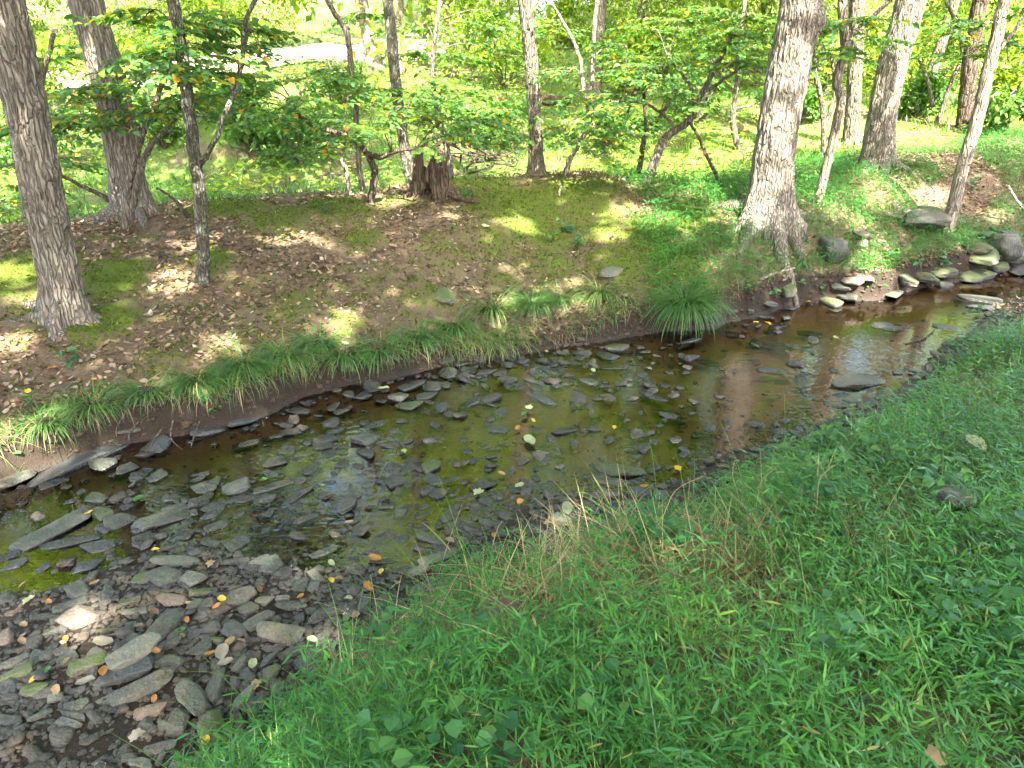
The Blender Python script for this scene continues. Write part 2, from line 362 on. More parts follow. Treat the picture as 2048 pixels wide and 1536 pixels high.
def land(x, y, full=False):
    x = np.asarray(x, float); y = np.asarray(y, float); x, y = np.broadcast_arrays(x, y)
    wob = (vn(x * 2.3, y * 2.3, 3.3) - .5) * .16
    dF = dist_poly(x, y, FAR); dN = dist_poly(x, y, NEAR)
    far = y > np.interp(x, FAR[:, 0], FAR[:, 1]); near = y < np.interp(x, NEAR[:, 0], NEAR[:, 1])
    sF = np.where(far, dF, -dF) + wob; sN = np.where(near, dN, -dN) + wob
    dG = dist_poly(x, y, GRS); sG = np.where(y < np.interp(x, GRS[:, 0], GRS[:, 1]), dG, -dG)
    sG = np.where(x < -1.7, -np.maximum(dG, .3), sG) + (vn(x * 4, y * 4, 8) - .5) * .25
    # creek bed
    pool = sm((x - .2) / 1.6)
    bed = -(.022 + .055 * pool) * sm(np.minimum(-sF, -sN) / .35) + (fbm(x * 3.2, y * 3.2, 1.2) - .5) * .05 * (1 - .5 * pool) - .012
    # far bank
    lip = .17 + .10 * vn(x * 1.7, y * 1.1, 6.1); lip = lip * (1 - .75 * np.exp(-((x - .2) / .75) ** 2))
    Lr = np.interp(x, [-4, -1, .8, 1.8, 2.6, 4, 6], [2.7, 2.8, 2.8, 1.8, 1.0, 1.5, 1.9])
    zc = np.interp(x, [-6, -2, 1, 3, 6, 9], [.80, .76, .80, .74, .95, 1.25])
    zlow = np.interp(x, [-8, 0, 2, 5, 9], [.35, .30, .55, .95, 1.25])
    bank = lip * sm(sF / .075) + (zc - lip) * sm(.12 + .88 * sF / Lr) * (sF > 0) * sm(sF / .5)
    bank = bank + (fbm(x * 1.6, y * 1.6, 4) - .5) * .16 * sm(sF / .8)
    back = sm((sF - Lr - .5) / 1.9)
    hill = np.interp(y, [0, 11, 15, 20, 30, 40, 60, 100, 180], [0, 0, .35, .8, 1.9, 3.1, 7.2, 17, 36])
    hill = hill + (fbm(x * .22, y * .22, 2) - .5) * 1.0 * sm((y - 11) / 8) + .95 * np.exp(-((x + 4.9) ** 2 + (y - 13.2) ** 2) / .9)
    bk = zlow + hill + (fbm(x * 1.1, y * 1.1, 9) - .5) * .22
    hf = bank * (1 - back) + bk * back
    # near bank
    bar = .012 + .05 * np.minimum(np.maximum(sN, 0), 2.2) + (fbm(x * 3, y * 3, 5) - .5) * .05 * sm(sN / .3)
    gr = .30 * sm(sG / .9) + .12 * np.maximum(sG, 0) / (1 + .15 * np.maximum(sG, 0)) + (fbm(x * 2.2, y * 2.2, 7) - .5) * .10 * sm(sG / .4)
    gr = np.minimum(gr, .85)
    hn = bar + gr * (sG > 0)
    h = np.where(sF > 0, hf, np.where(sN > 0, hn, bed))
    fine = (fbm(x * 9, y * 9, 3) - .5) * .022
    h = h + np.where(sF > .1, fine, fine * .3)
    if full: return h, sF, sN, sG
    return h
def hz(x, y): return float(land(np.array([x]), np.array([y]))[0])
def hit(px, py, lift=0.0):
    """where the sight line through a pixel meets the ground"""
    t0 = unp(px, py, z=-50) - [0, 0, CAMZ]; d = t0 / np.linalg.norm(t0)
    if d[2] > -.02: return None
    s = np.arange(1.2, 60, .02); p = np.array([0, 0, CAMZ]) + s[:, None] * d
    below = p[:, 2] <= np.maximum(land(p[:, 0], p[:, 1]), 0) + lift
    return p[np.argmax(below)] if below.any() else None
def grid_axis(lo, a, b, hi, step, n0, n1):
    return np.concatenate([a - (np.geomspace(step, a - lo + step, n0) - step)[::-1][:-1], np.arange(a, b, step), b + np.geomspace(step, hi - b + step, n1) - step])
gx = grid_axis(-130, -6.2, 8.2, 130, .051, 46, 46); gy = grid_axis(-60, .6, 10.2, 190, .051, 30, 60)
X, Y = np.meshgrid(gx, gy); Hh, SF, SN, SG = land(X, Y, True)
mossn = fbm(X * .9, Y * .9, 12)
moss = sm((mossn - .56) / .14) * .45 * (SF > .2)
MOSSP = [(40,560,.5,.9),(235,560,.36,1),(210,650,.32,1),(90,640,.3,.7),(60,545,.5,.8),(470,415,.5,.9),(560,440,.5,.8),(680,415,.6,.8),(800,400,.4,.7),(730,480,.3,.8),(960,370,.6,1),(1040,410,.7,1),(1080,460,.6,.9),(1200,345,.9,1),(1290,330,.7,1),(1150,390,.8,.9),(1300,470,.45,1),(1380,440,.4,.9),(1000,560,.4,.6),(760,560,.4,.5),(600,610,.3,.7),(330,740,.3,.6),(430,520,.25,.9),(900,500,.5,.6),(1180,440,.7,.8),(1100,530,.5,.7),(1250,520,.5,.9),(1340,520,.5,.9),(1000,480,.5,.7),(850,600,.4,.6),(700,650,.3,.6),(520,560,.3,.5)]
for a, b, r, s in MOSSP:
    p = hit(a, b)
    if p is not None: moss = np.maximum(moss, s * np.exp(-((X - p[0]) ** 2 + ((Y - p[1]) * .8) ** 2) / (r * r)))
moss = moss * (SF > .1) * (1 - sm((SF - 5) / 3))
Hh = Hh + .03 * sm((moss - .35) / .4) * (.5 + vn(X * 6, Y * 6, 21))
lip_mud = (SF > -.02) * sm((.17 - SF) / .06)
mud = np.clip(np.where(SF <= 0, 1, lip_mud) * (SG < .1) + 0, 0, 1) * (SG < .25)
bedm = sm(np.minimum(-SF, -SN) / .12) * (Hh < .01)
back = sm((SF - np.interp(X, [-4, -1, .8, 1.8, 2.6, 4, 6], [2.7, 2.8, 2.8, 1.8, 1.0, 1.5, 1.9]) - .4) / 1.0)
meadow = back * 1.0
ny, nx = X.shape; i, j = np.meshgrid(np.arange(ny - 1), np.arange(nx - 1), indexing='ij')
Q = np.stack([i * nx + j, i * nx + j + 1, (i + 1) * nx + j + 1, (i + 1) * nx + j], -1).reshape(-1, 4)
gme = mk_mesh('ground', np.stack([X, Y, Hh], -1).reshape(-1, 3), Q, attrs={'moss': moss, 'mud': mud, 'bed': bedm, 'meadow': meadow})
ob('ground', gme, M['ground'], kind='structure')
def moss_at(x, y):
    ii = np.clip(np.searchsorted(gy, y), 0, ny - 1); jj = np.clip(np.searchsorted(gx, x), 0, nx - 1); return moss[ii, jj]
# water: one sheet at z = 0, running a little under both banks
cx = np.linspace(-12, 12, 160)
fy = np.interp(cx, FAR[:, 0], FAR[:, 1]) + .25; nyv = np.interp(cx, NEAR[:, 0], NEAR[:, 1]) - .35
WV = np.concatenate([np.stack([cx, nyv, 0 * cx], 1), np.stack([cx, fy, 0 * cx], 1)]); k = len(cx)
ob('creek_water', mk_mesh('creek_water', WV, [[a, a + 1, k + a + 1, k + a] for a in range(k - 1)]), M['water'], kind='structure')
# pale track crossing the sunlit slope
pc = catmull([(-34, 15, 0), (-20, 19.5, 0), (-12, 24.5, 0), (-7.0, 28.5, 0), (-3.6, 32, 0), (1, 41, 0), (15, 56, 0)], 14)
pt = np.gradient(pc, axis=0)[:, :2]; pt /= np.linalg.norm(pt, axis=1)[:, None]; pn = np.stack([-pt[:, 1], pt[:, 0]], 1)
cols = []
for s_ in np.linspace(-2.7, 2.7, 9):
    q = pc[:, :2] + pn * (s_ + .25 * (vn(pc[:, 0] * .7, s_ * 3) - .5)[:, None]); cols.append(np.column_stack([q, land(q[:, 0], q[:, 1]) + .05 + .06 * (1 - (s_ / 2.7) ** 2)]))
PV = np.stack(cols, 1); a_, b_ = PV.shape[:2]; i, j = np.meshgrid(np.arange(a_ - 1), np.arange(b_ - 1), indexing='ij')
ob('path', mk_mesh('path', PV.reshape(-1, 3), np.stack([i * b_ + j, i * b_ + j + 1, (i + 1) * b_ + j + 1, (i + 1) * b_ + j], -1).reshape(-1, 4)), M['path'], kind='structure')

# ------------------------------------------------------------------ stones, each traced from the photograph and set on the bed
import bmesh
def ico(sub):
    bm = bmesh.new(); bmesh.ops.create_icosphere(bm, subdivisions=sub, radius=1)
    V = np.array([v.co[:] for v in bm.verts]); F = np.array([[v.index for v in f.verts] for f in bm.faces]); bm.free(); return V, F
ICO = {s: ico(s) for s in (1, 2, 3, 4)}
def stone_shape(seed, sub, p=14, ncut=5, rough=.03):
    r = np.random.default_rng(seed); V, F = ICO[sub]
    nr = [np.array(a, float) + r.normal(0, .16, 3) for a in ((1,0,0),(-1,0,0),(0,1,0),(0,-1,0),(0,0,1),(0,0,-1))]
    ds = [.5 * r.uniform(.85, 1.05) for _ in range(6)]
    for _ in range(ncut):
        v = r.normal(size=3); v[2] *= .6; nr.append(v); ds.append(r.uniform(.40, .58))
    nr = norm(np.array(nr)); ds = np.array(ds)
    q = np.maximum(V @ nr.T, 0) / ds; rad = (q ** p).sum(1) ** (-1 / p)
    P = V * rad[:, None]
    P = P * (1 + rough * 2 * (fbm(P[:, 0] * 5 + seed, P[:, 1] * 5, P[:, 2] * 5, 3) - .5))[:, None]
    lay = (vn(P[:, 2] * 9 + seed, P[:, 0] * 1.2, 2) - .5) * .05
    P[:, :2] *= (1 + lay)[:, None]
    P /= (P.max(0) - P.min(0)); P -= (P.max(0) + P.min(0)) / 2
    return P, F
def stone_set(sub, n, seed0, **k):
    o = []
    for s in range(n):
        P, F = stone_shape(seed0 + s, sub, p=random.choice([16, 30, 50, 80]), **k); o.append((P, F))
    return o
SH_BIG = stone_set(4, 16, 100, ncut=9, rough=.05); SH_MED = stone_set(4, 16, 300, ncut=8, rough=.04)
MESHC = {}
def stone_me(big, idx, m):
    key = (big, idx)
    if key not in MESHC:
        P, F = (SH_BIG if big else SH_MED)[idx]; me = mk_mesh('stone', P, tris=F); me.materials.append(M['stone']); MESHC[key] = me
    return MESHC[key]
S = 700 / 2048
CROPS = {
'a': (0, 1011, S, '''300,155,330,110,38;390,215,330,75,12;575,240,150,95,20,d;510,345,170,100,15,d;695,80,130,110,30;595,45,130,85,-20,m;955,75,280,100,22;50,350,180,75,8;830,180,110,65,20;1265,125,120,70,20,p;1250,35,90,75,80;1235,215,120,60,-10;1395,225,110,90,30;1525,150,115,55,15;1555,50,90,55,20,d;1800,65,140,60,25;1745,175,100,80,0;1895,265,160,70,22;1025,325,260,75,8,p;1180,280,90,35,-25;1385,325,150,45,5;1525,325,110,70,25;1595,350,100,90,65;840,430,120,75,10,m;970,430,150,130,-30;1115,440,150,90,-10,p;1175,510,120,50,10,m;1005,555,180,85,0,r;1150,585,80,75,0;1225,585,80,80,10;1400,535,190,100,8,p;1450,610,100,80,-20;1550,565,105,60,-5,p;1660,550,80,45,0,p;1705,590,170,70,12;1855,420,120,60,-40,p;1840,475,70,70,0;1760,475,80,80,0;1870,375,70,50,0;1975,610,170,60,5;460,665,230,150,-10,r;260,650,150,45,8;420,585,170,60,20;460,500,110,90,-30;625,510,100,50,-45;760,570,110,45,20,m;795,620,140,45,8,p;960,715,190,115,80;800,775,140,70,-10;640,762,190,25,5;630,735,120,25,5,m;770,700,60,45,10;815,710,65,30,15,p;1000,810,120,60,15;1180,835,100,90,60;1170,745,75,40,0,d;1375,745,130,95,-20,d;1520,680,150,80,35;1630,750,280,120,-8,p;1275,800,80,45,0,m;580,880,150,65,-15;515,945,180,110,25,m;400,895,120,90,-20;235,880,120,65,-5;720,980,280,130,22,d;835,995,250,120,30,p;745,1105,470,120,22,p;1000,920,130,85,-15;1115,1120,280,130,-28;1260,1060,175,95,-70;1410,930,90,60,70;1460,1000,110,55,-15,d;1590,995,110,85,20,m;1570,905,90,60,70;1710,860,130,60,15;1790,910,120,80,0,d;1425,1130,140,75,65,p;1510,1160,100,100,0,d;880,1215,180,85,10,r;955,1295,85,75,0;1050,1285,140,120,80;1270,1215,80,45,40;1240,1320,170,150,-50,m;940,1415,180,80,15;850,1340,60,60,0;830,1510,150,80,0,p;950,1490,80,50,80;1050,1520,130,50,0;200,1090,140,90,-10,m;85,990,170,80,20,m;60,1070,150,100,0,d;160,930,130,70,20;70,920,150,60,35;455,1180,120,90,20;325,1130,80,55,10,p;235,1230,110,45,30;420,1230,190,50,-8;60,1260,140,70,0;390,1280,180,60,-10;280,760,170,40,25;30,790,90,80,-30,r;130,840,150,40,20;900,855,110,50,0;1840,680,70,40,0;1600,840,120,50,0,d'''),
'b': (0, 500, S, '''460,1235,420,110,30,d;600,1250,160,95,5;75,1350,200,100,18;320,1355,130,55,20,d;915,1150,110,100,60,d;750,1275,110,70,25;915,1320,80,70,30;1440,1130,140,50,10;1600,1085,130,35,8,d;1750,935,130,55,-15;1945,915,70,60,0;1965,820,70,35,0;2035,835,60,50,0;1895,1105,110,75,20,d;1680,1170,90,65,-5;1620,1240,140,80,10;1580,1310,100,60,-10;1765,1215,100,40,15,d;1815,1280,80,70,80;1940,1180,80,60,20,d;2005,1240,75,65,0;1915,1355,90,35,0,d;1385,1380,150,105,15,p;1195,1385,120,85,-20,p;1250,1355,80,65,0,m;1115,1355,120,45,35,d;1170,1310,125,35,5,d;1595,1380,200,60,18;1725,1350,110,60,15;1735,1430,140,60,45;1540,1465,150,80,5,d;1430,1450,140,60,15;1390,1440,110,50,45,d;1030,1440,130,60,15;1255,1500,80,80,60;1030,1515,120,70,20;560,1450,120,70,-10,m;405,1465,100,40,8,d;730,1500,80,55,0,d;765,1410,100,50,-10,d;590,1515,100,60,0,m;1990,1490,140,80,-25;1250,1050,220,70,15,d;1430,1000,170,60,15,d;690,1200,50,45,0;860,1285,100,50,0,d;760,1085,130,30,5'''),
'c': (680, 500, S, '''610,290,80,80,20,m;1610,125,160,60,20,p;420,785,140,55,20;630,715,85,70,60,p;580,775,140,50,-8,p;535,805,110,60,0;715,735,90,60,0;755,695,90,45,-10;710,660,80,45,20;855,710,70,60,40;610,655,80,45,15;820,645,80,35,0,d;935,715,90,50,0,d;985,675,60,50,0,d;345,855,130,80,-5,p;500,850,80,70,60;190,800,75,70,-60;55,840,70,60,0,p;135,845,65,60,60,d;400,910,150,65,-8,m;590,920,80,80,0,d;755,895,140,55,20,d;905,900,90,45,0;940,950,80,55,20;1190,860,160,60,-30,p;1060,785,90,40,12;1140,765,120,35,-18,p;1145,690,80,45,0;1240,705,100,50,-20;1265,635,70,45,0;1320,660,65,35,0;1375,655,80,40,-10,d;1615,570,130,60,-8,m;1560,615,90,50,-30;1600,685,160,25,0;1455,760,100,60,-15,p;1640,780,80,35,0,d;1555,795,80,30,0,d;1770,735,60,35,0,d;1860,865,110,45,-10,d;1950,970,160,50,0;1900,925,140,40,-6,s;1315,1050,140,60,18,d;935,1050,100,65,-10;1155,1050,60,40,0,d;205,1020,120,55,10,d;165,1105,130,110,-20;295,1130,110,70,0;160,1185,140,75,-15;100,1260,80,55,0,d;20,1240,60,60,0;315,1260,110,60,5;430,1220,100,45,0,d;535,1270,110,80,25,m;550,1345,140,70,-20,d;320,1350,110,90,25,d;400,1370,80,40,0,d;660,1335,80,60,0,d;845,1225,110,40,-15;940,1135,60,25,0,d;1230,1145,190,50,-18,s;1205,1180,110,35,0,d;1625,1285,320,100,-5,m;1585,1350,220,60,-10,p;1255,1425,90,30,0,d;1590,1435,90,40,0;1750,1360,100,40,0,d;1815,1365,60,35,0;1760,1430,130,80,0,d;1875,1440,100,70,0,d;1690,1475,90,45,0,p;1020,1400,90,55,-10,d;620,1400,90,50,0,d;745,1440,130,50,20,d;610,1470,80,50,0,d;270,1490,100,70,0;60,1400,170,60,-30,p;30,1490,130,120,20;480,1490,90,50,0,d;650,1510,110,60,0,d;1700,1145,110,60,-20,s;835,1125,80,25,0,d;905,1160,70,30,0,d;1470,1440,90,50,0,d;1270,1510,130,50,0,d'''),
'd': (1348, 500, S, '''1060,765,330,100,8,p;615,705,240,45,-5,d;745,755,110,45,45;815,855,110,40,-10,d;950,850,140,45,12,d;1125,905,110,55,0;1235,850,100,80,0;965,915,100,35,0,d;1255,445,160,50,-10;1330,445,60,40,-20,d;1790,280,200,65,-8;1810,330,120,55,-15,d;1590,450,120,50,0;590,540,230,50,-18,s;95,530,150,30,10,d;525,380,70,40,-10;445,375,45,35,0;345,385,55,30,0;655,390,50,30,0;920,310,80,70,10,m;1010,275,120,50,-5;965,245,60,50,60;1270,265,120,50,15;1560,160,170,70,5,m;1450,180,90,70,40,m;1340,185,80,80,0,m;1560,200,80,60,0;1740,160,190,70,8,m;1890,110,110,60,0,m;1105,200,60,50,70,r;1040,180,80,60,80,r;660,260,80,80,0,m;550,330,90,45,0;680,330,70,40,20,d;1310,715,70,35,0,d;800,470,120,35,-12,s;300,470,130,40,-15,s;430,640,150,40,0,s;620,430,140,40,10,s;200,640,120,40,-10,s'''),
'e': (1600, 400, 448 / 2048, '''270,510,230,170,-60;525,610,120,80,-20,r;900,105,220,80,12,r;1150,275,390,120,8;550,330,130,120,0,r;545,400,120,60,0,r;1610,440,260,120,15,m;1640,540,220,130,20,m;1845,480,200,190,50;1930,595,140,60,-10;2000,650,160,100,20,d;1680,310,120,80,0;1860,320,180,120,0,d;2010,540,90,80,0,m;1990,440,80,60,0'''),
'f': (680, 1011, S, '''1290,75,120,55,-20,p;1640,80,230,80,-38,m;1470,110,240,40,8;540,195,180,65,-18,m;575,305,210,70,25,p;735,80,180,30,0;715,110,160,40,0,d;870,105,120,55,-10;480,135,90,60,25;500,50,120,35,35,d;350,40,80,60,0;250,180,140,60,25;205,260,110,55,30;270,320,180,50,8;50,310,110,60,0,d;45,620,100,90,0;460,390,130,55,15;500,490,170,90,25,d;670,35,110,60,0,d;40,440,60,40,0,d;950,175,70,50,0;1150,150,80,60,0,d;1500,40,60,60,0,d;1680,30,70,50,0;1750,50,100,50,10,d;150,590,100,70,80;650,150,60,60,0,d;715,145,60,40,0;1220,170,70,50,0,d'''),
'g': (1348, 1011, S, '''1600,150,210,90,12'''),
}
NOTE = {  # stones that can be told apart at a glance: label, and how others are placed beside them
'a66': ('longest thick slab on the gravel bar with a second rock lying across it', 'the longest slab'),
'a65': ('greenish lumpy rock resting on top of the longest slab', None),
'a40': ('domed grey boulder tinted for its pink sunlit patch at the edge of the gravel on the far left', 'the sun-tinted domed boulder'),  # grey stone; the reddish colour it gets paints in its sunlit patch
'a58': ('broad layered pale slab on gravel close to the grass', 'the layered pale slab'),
'a30': ('flat pale stone with a yellow leaf at its left end', 'the stone with the yellow leaf'),
'a0': ('long straight grey slab slanting up out of the left shallows', 'the long slanting slab'),
'a1': ('tapering long slab just under the long slanting one in left shallows', None),
'a6': ('broad flat grey slab lying half sunk among the left shallows', 'the half sunk broad slab'),
'a88': ('round stone capped with moss near the lower left corner', 'the moss capped round stone'),
'a82': ('big rounded mossy rock beside the yellow leaf at the bottom edge', 'the big rounded mossy rock'),
'a47': ('upright greenish slab standing in the middle of the gravel bar', 'the upright greenish slab'),
'a18': ('long pale stone lying on wet gravel at the near waterline', 'the long pale shore stone'),
'a68': ('flat triangular slab to the right of the longest slab', 'the flat triangular slab'),
'b0': ('long dark boulder leaning against the undercut left bank', 'the dark leaning boulder'),
'b1': ('smooth rounded grey stone just right of the dark leaning boulder', None),
'b2': ('rounded grey stone cut by the left edge of the picture', None),
'b22': ('largest pale angular stone in the middle of the left riffle', 'the pale angular stone'),
'b27': ('long thin stone right of the pale angular stone in the riffle', None),
'c24': ('pale brick shaped slab tilted in the middle of the creek', 'the brick shaped slab'),
'c62': ('largest moss covered boulder lying at the near waterline', 'the largest mossy boulder'),
'c63': ('pale flat slab lying right in front of the largest mossy boulder', None),
'c42': ('dark rectangular slab lying flat in clear mid creek water', 'the dark rectangular slab'),
'c32': ('mossy rock in the cove under the far bank sedges', 'the mossy cove rock'),
'c34': ('thin straight slab just below the mossy cove rock', None),
'c1': ('pale lichen spotted rock resting on the grassy far bank', None),
'c0': ('small mossy grey rock on the far bank behind the sedges', None),
'c14': ('broad pale stone at the foot of the left far bank', 'the broad pale stone'),
'c19': ('mossy flat stone in front of the broad pale stone', None),
'c46': ('big angular grey stone among the mid creek reflections', 'the big angular grey stone'),
'c53': ('mossy wedge shaped stone in the middle of the riffle', 'the mossy wedge stone'),
'd0': ('large pale green wedge rock at the right near shore', 'the large wedge rock'),
'd1': ('flat dark slab in front of the big trunk reflection', 'the flat dark slab'),
'd8': ('grey stone alone in open water at the right bend', 'the lone stone at the bend'),
'd10': ('long grey slab standing out of the water at far right', 'the far right slab'),
'd13': ('long narrow slab under water near the far shore', 'the long sunken slab'),
'd23': ('moss topped block in the stone row of the right far shore', 'the moss topped block'),
'e0': ('tall upright boulder set in the bank below the big right trunk', 'the tall bank boulder'),
'e3': ('wide ledge slab jutting from the bank below the second right trunk', 'the wide ledge slab'),
'e6': ('lichen covered boulder at the back of the right rock pile', 'the lichen covered boulder'),
'e8': ('pale boulder standing on end in the right rock pile', 'the pale standing boulder'),
'f1': ('mossy elongated slab slanting into the grass at the near edge', 'the slanting mossy slab'),
'f4': ('pale pointed slab half under the grass at the gravel edge', 'the pale pointed slab'),
'g0': ('flat grey stone lying in the deep grass on the right', None),
}
stones = []
for key, (x0, y0, s, txt) in CROPS.items():
    for n, rec in enumerate(txt.replace('\n', '').split(';')):
        f = rec.split(','); cx_, cy_, L_, W_, a_ = [float(v) for v in f[:5]]; fl = f[5] if len(f) > 5 else ''
        stones.append(dict(id=key + str(n), px=x0 + cx_ * s, py=y0 + cy_ * s, L=L_ * s, W=W_ * s, a=a_, f=fl))
STONEPOS = []; BOUL = {'e0': 811, 'e3': 815, 'e6': 823, 'e7': 829, 'e8': 831, 'd0': 837}
for st in stones:
    p = hit(st['px'], st['py'], .01)
    if p is None: continue
    v = p - np.array([0, 0, CAMZ]); rng = np.linalg.norm(v); th = math.asin(-v[2] / rng)
    dep = v[1] * math.cos(PITCH) - v[2] * math.sin(PITCH); mpp = dep / FPX
    Wd = st['W'] * mpp; T = max(.45 * Wd, .02)
    if st['f'] == 'm': T *= 1.3
    if st['W'] < 40 * S: T = max(.7 * Wd, .018)
    D = min(max((Wd - T * .8 * math.cos(th)) / math.sin(th), .55 * Wd), 2.0 * Wd)
    a = R(st['a']); ey = math.sin(a) / math.sin(th); k = min(math.hypot(math.cos(a), ey), 1.7)
    Lw = st['L'] * mpp * k; yaw = math.atan2(ey, math.cos(a))
    if st['id'] in ('e0', 'e8'): T = Wd * 1.0; D = Wd * 1.2; Lw = st['W'] * mpp * 1.3
    if st['id'] == 'e3': T *= 1.5; D *= 1.3
    if st['id'][0] == 'e' or st['id'] in ('d23', 'd24', 'd25', 'd26', 'd27', 'd28'): Lw *= 1.1; D *= 1.1; T *= 1.2
    big = Lw > .26 or st['W'] > 34; idx = random.randrange(len(SH_BIG if big else SH_MED))
    m = {'p': 'stone_pale', 'd': 'stone_dark', 'm': 'stone_moss', 'r': 'stone_red', 's': 'stone_dark'}.get(st['f'], 'stone')
    g = hz(p[0], p[1])
    z = max(g, -.015) + T * .26
    if st['f'] == 's': z = -.012 - T * .5
    if st['id'] == 'e3': z += .10
    if st['id'] == 'a65': z = g + .13
    if st['id'] == 'g0': z = g + .17; T = .05
    if st['id'] in BOUL:
        P_, F_ = stone_shape(BOUL[st['id']], 4, p=60, ncut=14, rough=.10); me_ = mk_mesh('stone', P_, tris=F_); me_.materials.append(M['stone']); T *= .85
    else: me_ = stone_me(big, idx, m)
    o = ob('stone', me_); o.material_slots[0].link = 'OBJECT'; o.material_slots[0].material = M[m]
    o.location = (p[0], p[1], z); o.scale = (Lw * 1.06, D * 1.08, T * 1.25)
    o.rotation_euler = (random.uniform(-.10, .10), random.uniform(-.13, .13), yaw + (math.pi if random.random() < .5 else 0))
    if st['id'] == 'g0': o.rotation_euler = (.25, .05, yaw)
    st['o'] = o; st['g'] = g; st['wp'] = p; STONEPOS.append((p[0], p[1], max(Lw, D) * .5))
STONEPOS = np.array(STONEPOS)
LANDMARK = [(NOTE[s['id']][1], s['px'], s['py']) for s in stones if s['id'] in NOTE and NOTE[s['id']][1]]
WHERE = [('left of', -1, 0), ('right of', 1, 0), ('above', 0, -1), ('below', 0, 1), ('up and left of', -.7, -.7), ('up and right of', .7, -.7), ('down and left of', -.7, .7), ('down and right of', .7, .7)]
def beside(px, py):
    best = min(LANDMARK, key=lambda l: math.hypot(px - l[1], (py - l[2]) * 1.3)); dx, dy = px - best[1], py - best[2]; d = math.hypot(dx, dy) + 1e-6
    wd = max(WHERE, key=lambda q: (q[1] * dx + q[2] * dy) / d)[0]; return wd, best[0], d
ORD = ['nearest', 'second', 'third', 'fourth', 'fifth', 'sixth', 'seventh', 'eighth', 'ninth', 'tenth', 'eleventh', 'twelfth']
def label_all(items, descr, cat, group):
    buckets = {}
    for it in items:
        wd, lm, d = beside(it['px'], it['py']); buckets.setdefault((descr(it), wd, lm), []).append((d, it))
    for (ds, wd, lm), lst in buckets.items():
        lst.sort(key=lambda q: q[0])
        for n, (d, it) in enumerate(lst):
            t = f'{ds} {wd} {lm}'
            if len(lst) > 1: t = f'{ORD[n]} {t}'
            it['o']['label'] = t; it['o']['category'] = cat; it['o']['group'] = group
def sdescr(s):
    asp = s['L'] / max(s['W'], 1)
    shp = 'thin slab' if asp > 3.3 else 'long stone' if asp > 2.1 else 'stone' if asp > 1.35 else 'chunky stone'
    colr = {'p': 'pale', 'd': 'dark wet', 'm': 'mossy', 'r': 'reddish', 's': 'sunken'}.get(s['f'], 'grey')
    size = 'large ' if s['L'] * s['W'] > 3000 else 'small ' if s['L'] * s['W'] < 700 else ''
    return f'{size}{colr} {shp}'
rest = []
for s in stones:
    if 'o' not in s: continue
    if s['id'] in NOTE: s['o']['label'] = NOTE[s['id']][0]; s['o']['category'] = 'stone'; s['o']['group'] = 'stones in and along the creek'
    else: rest.append(s)
label_all(rest, sdescr, 'stone', 'stones in and along the creek')

# gravel between the stones: far too many to count
def scatter_stuff(name, pts, size, shapes, m, label, cat, flat=.55, smooth=True):
    n = len(pts); Vs = []; Fs = []; off = 0; pick = RNG.integers(0, len(shapes), n)
    for k in range(len(shapes)):
        ii = np.where(pick == k)[0]
        if not len(ii): continue
        P, F = shapes[k]; sc_ = size[ii][:, None, None] * np.stack([RNG.uniform(.8, 1.5, len(ii)), RNG.uniform(.6, 1, len(ii)), RNG.uniform(.3, flat, len(ii))], 1)[:, None]
        Pk = P[None] * sc_; th = RNG.uniform(0, 6.28, len(ii)); c, s_ = np.cos(th)[:, None], np.sin(th)[:, None]; tl = RNG.normal(0, .22, len(ii))[:, None]
        x, y, z = Pk[..., 0], Pk[..., 1], Pk[..., 2]; z2 = z + x * tl
        W = np.stack([x * c - y * s_, x * s_ + y * c, z2], -1) + pts[ii][:, None]
        Vs.append(W.reshape(-1, 3)); Fs.append((F[None] + (np.arange(len(ii)) * len(P))[:, None, None]).reshape(-1, 3) + off); off += len(ii) * len(P)
    return ob(name, mk_mesh(name, np.vstack(Vs), tris=np.vstack(Fs), smooth=smooth), m, label=label, cat=cat, kind='stuff')
PEB2 = [stone_shape(900 + k, 2, p=12, ncut=4, rough=.04) for k in range(8)]; PEB1 = [stone_shape(950 + k, 1, p=9, ncut=4, rough=.02) for k in range(10)]
def creek_points(n, seed):
    r = np.random.default_rng(seed); x = r.uniform(-3.6, 6.2, n * 4); y = r.uniform(1.0, 8.0, n * 4)
    h, sF, sN, sG = land(x, y, True); d = np.hypot(x, y); ang = np.abs(x) < y * .85 + .7
    bar = (sN > -.25) & (sG < .12); riffle = (sN <= -.25) & (sF < .02) & (x < .9)
    pool = (sN <= -.25) & (sF < .02) & (x >= .9); toe = (sF > -.25) & (sF < .1)
    pr = np.where(bar, 1.0, np.where(riffle, .30 * sm((fbm(x * 1.8, y * 1.8, 31) - .38) / .25) + .10, np.where(pool, .10, 0))) + toe * .35 * (x > -.6) * (x < 1.2) + toe * .12
    pr *= (.35 + .65 * sm((fbm(x * 2.6, y * 2.6, 44) - .35) / .2)) * np.clip((2.6 / np.maximum(d, 1.5)) ** 1.3, 0, 1) * ang
    k = r.uniform(size=len(x)) < pr
    return x[k], y[k], h[k]
SLATE = [stone_shape(700 + k, 2, p=40, ncut=6, rough=.04) for k in range(12)]
r_ = np.random.default_rng(21); x = r_.uniform(-3.2, 2.6, 5200); y = r_.uniform(1.3, 6.2, 5200); h, sF, sN, sG = land(x, y, True); d = np.hypot(x, y)
pr = np.where((sN > -.1) & (sG < .08), .22, np.where((sF < -.05) & (sN <= -.1), np.interp(x, [-2.5, -.5, .5, 1.6, 2.4], [.45, .75, .55, .22, .10]), 0)) * (.3 + .7 * sm((fbm(x * 1.7, y * 1.7, 47) - .38) / .2)); pr = pr + .5 * ((sF > -.3) & (sF < .02) & (x > -1.0) & (x < .6))
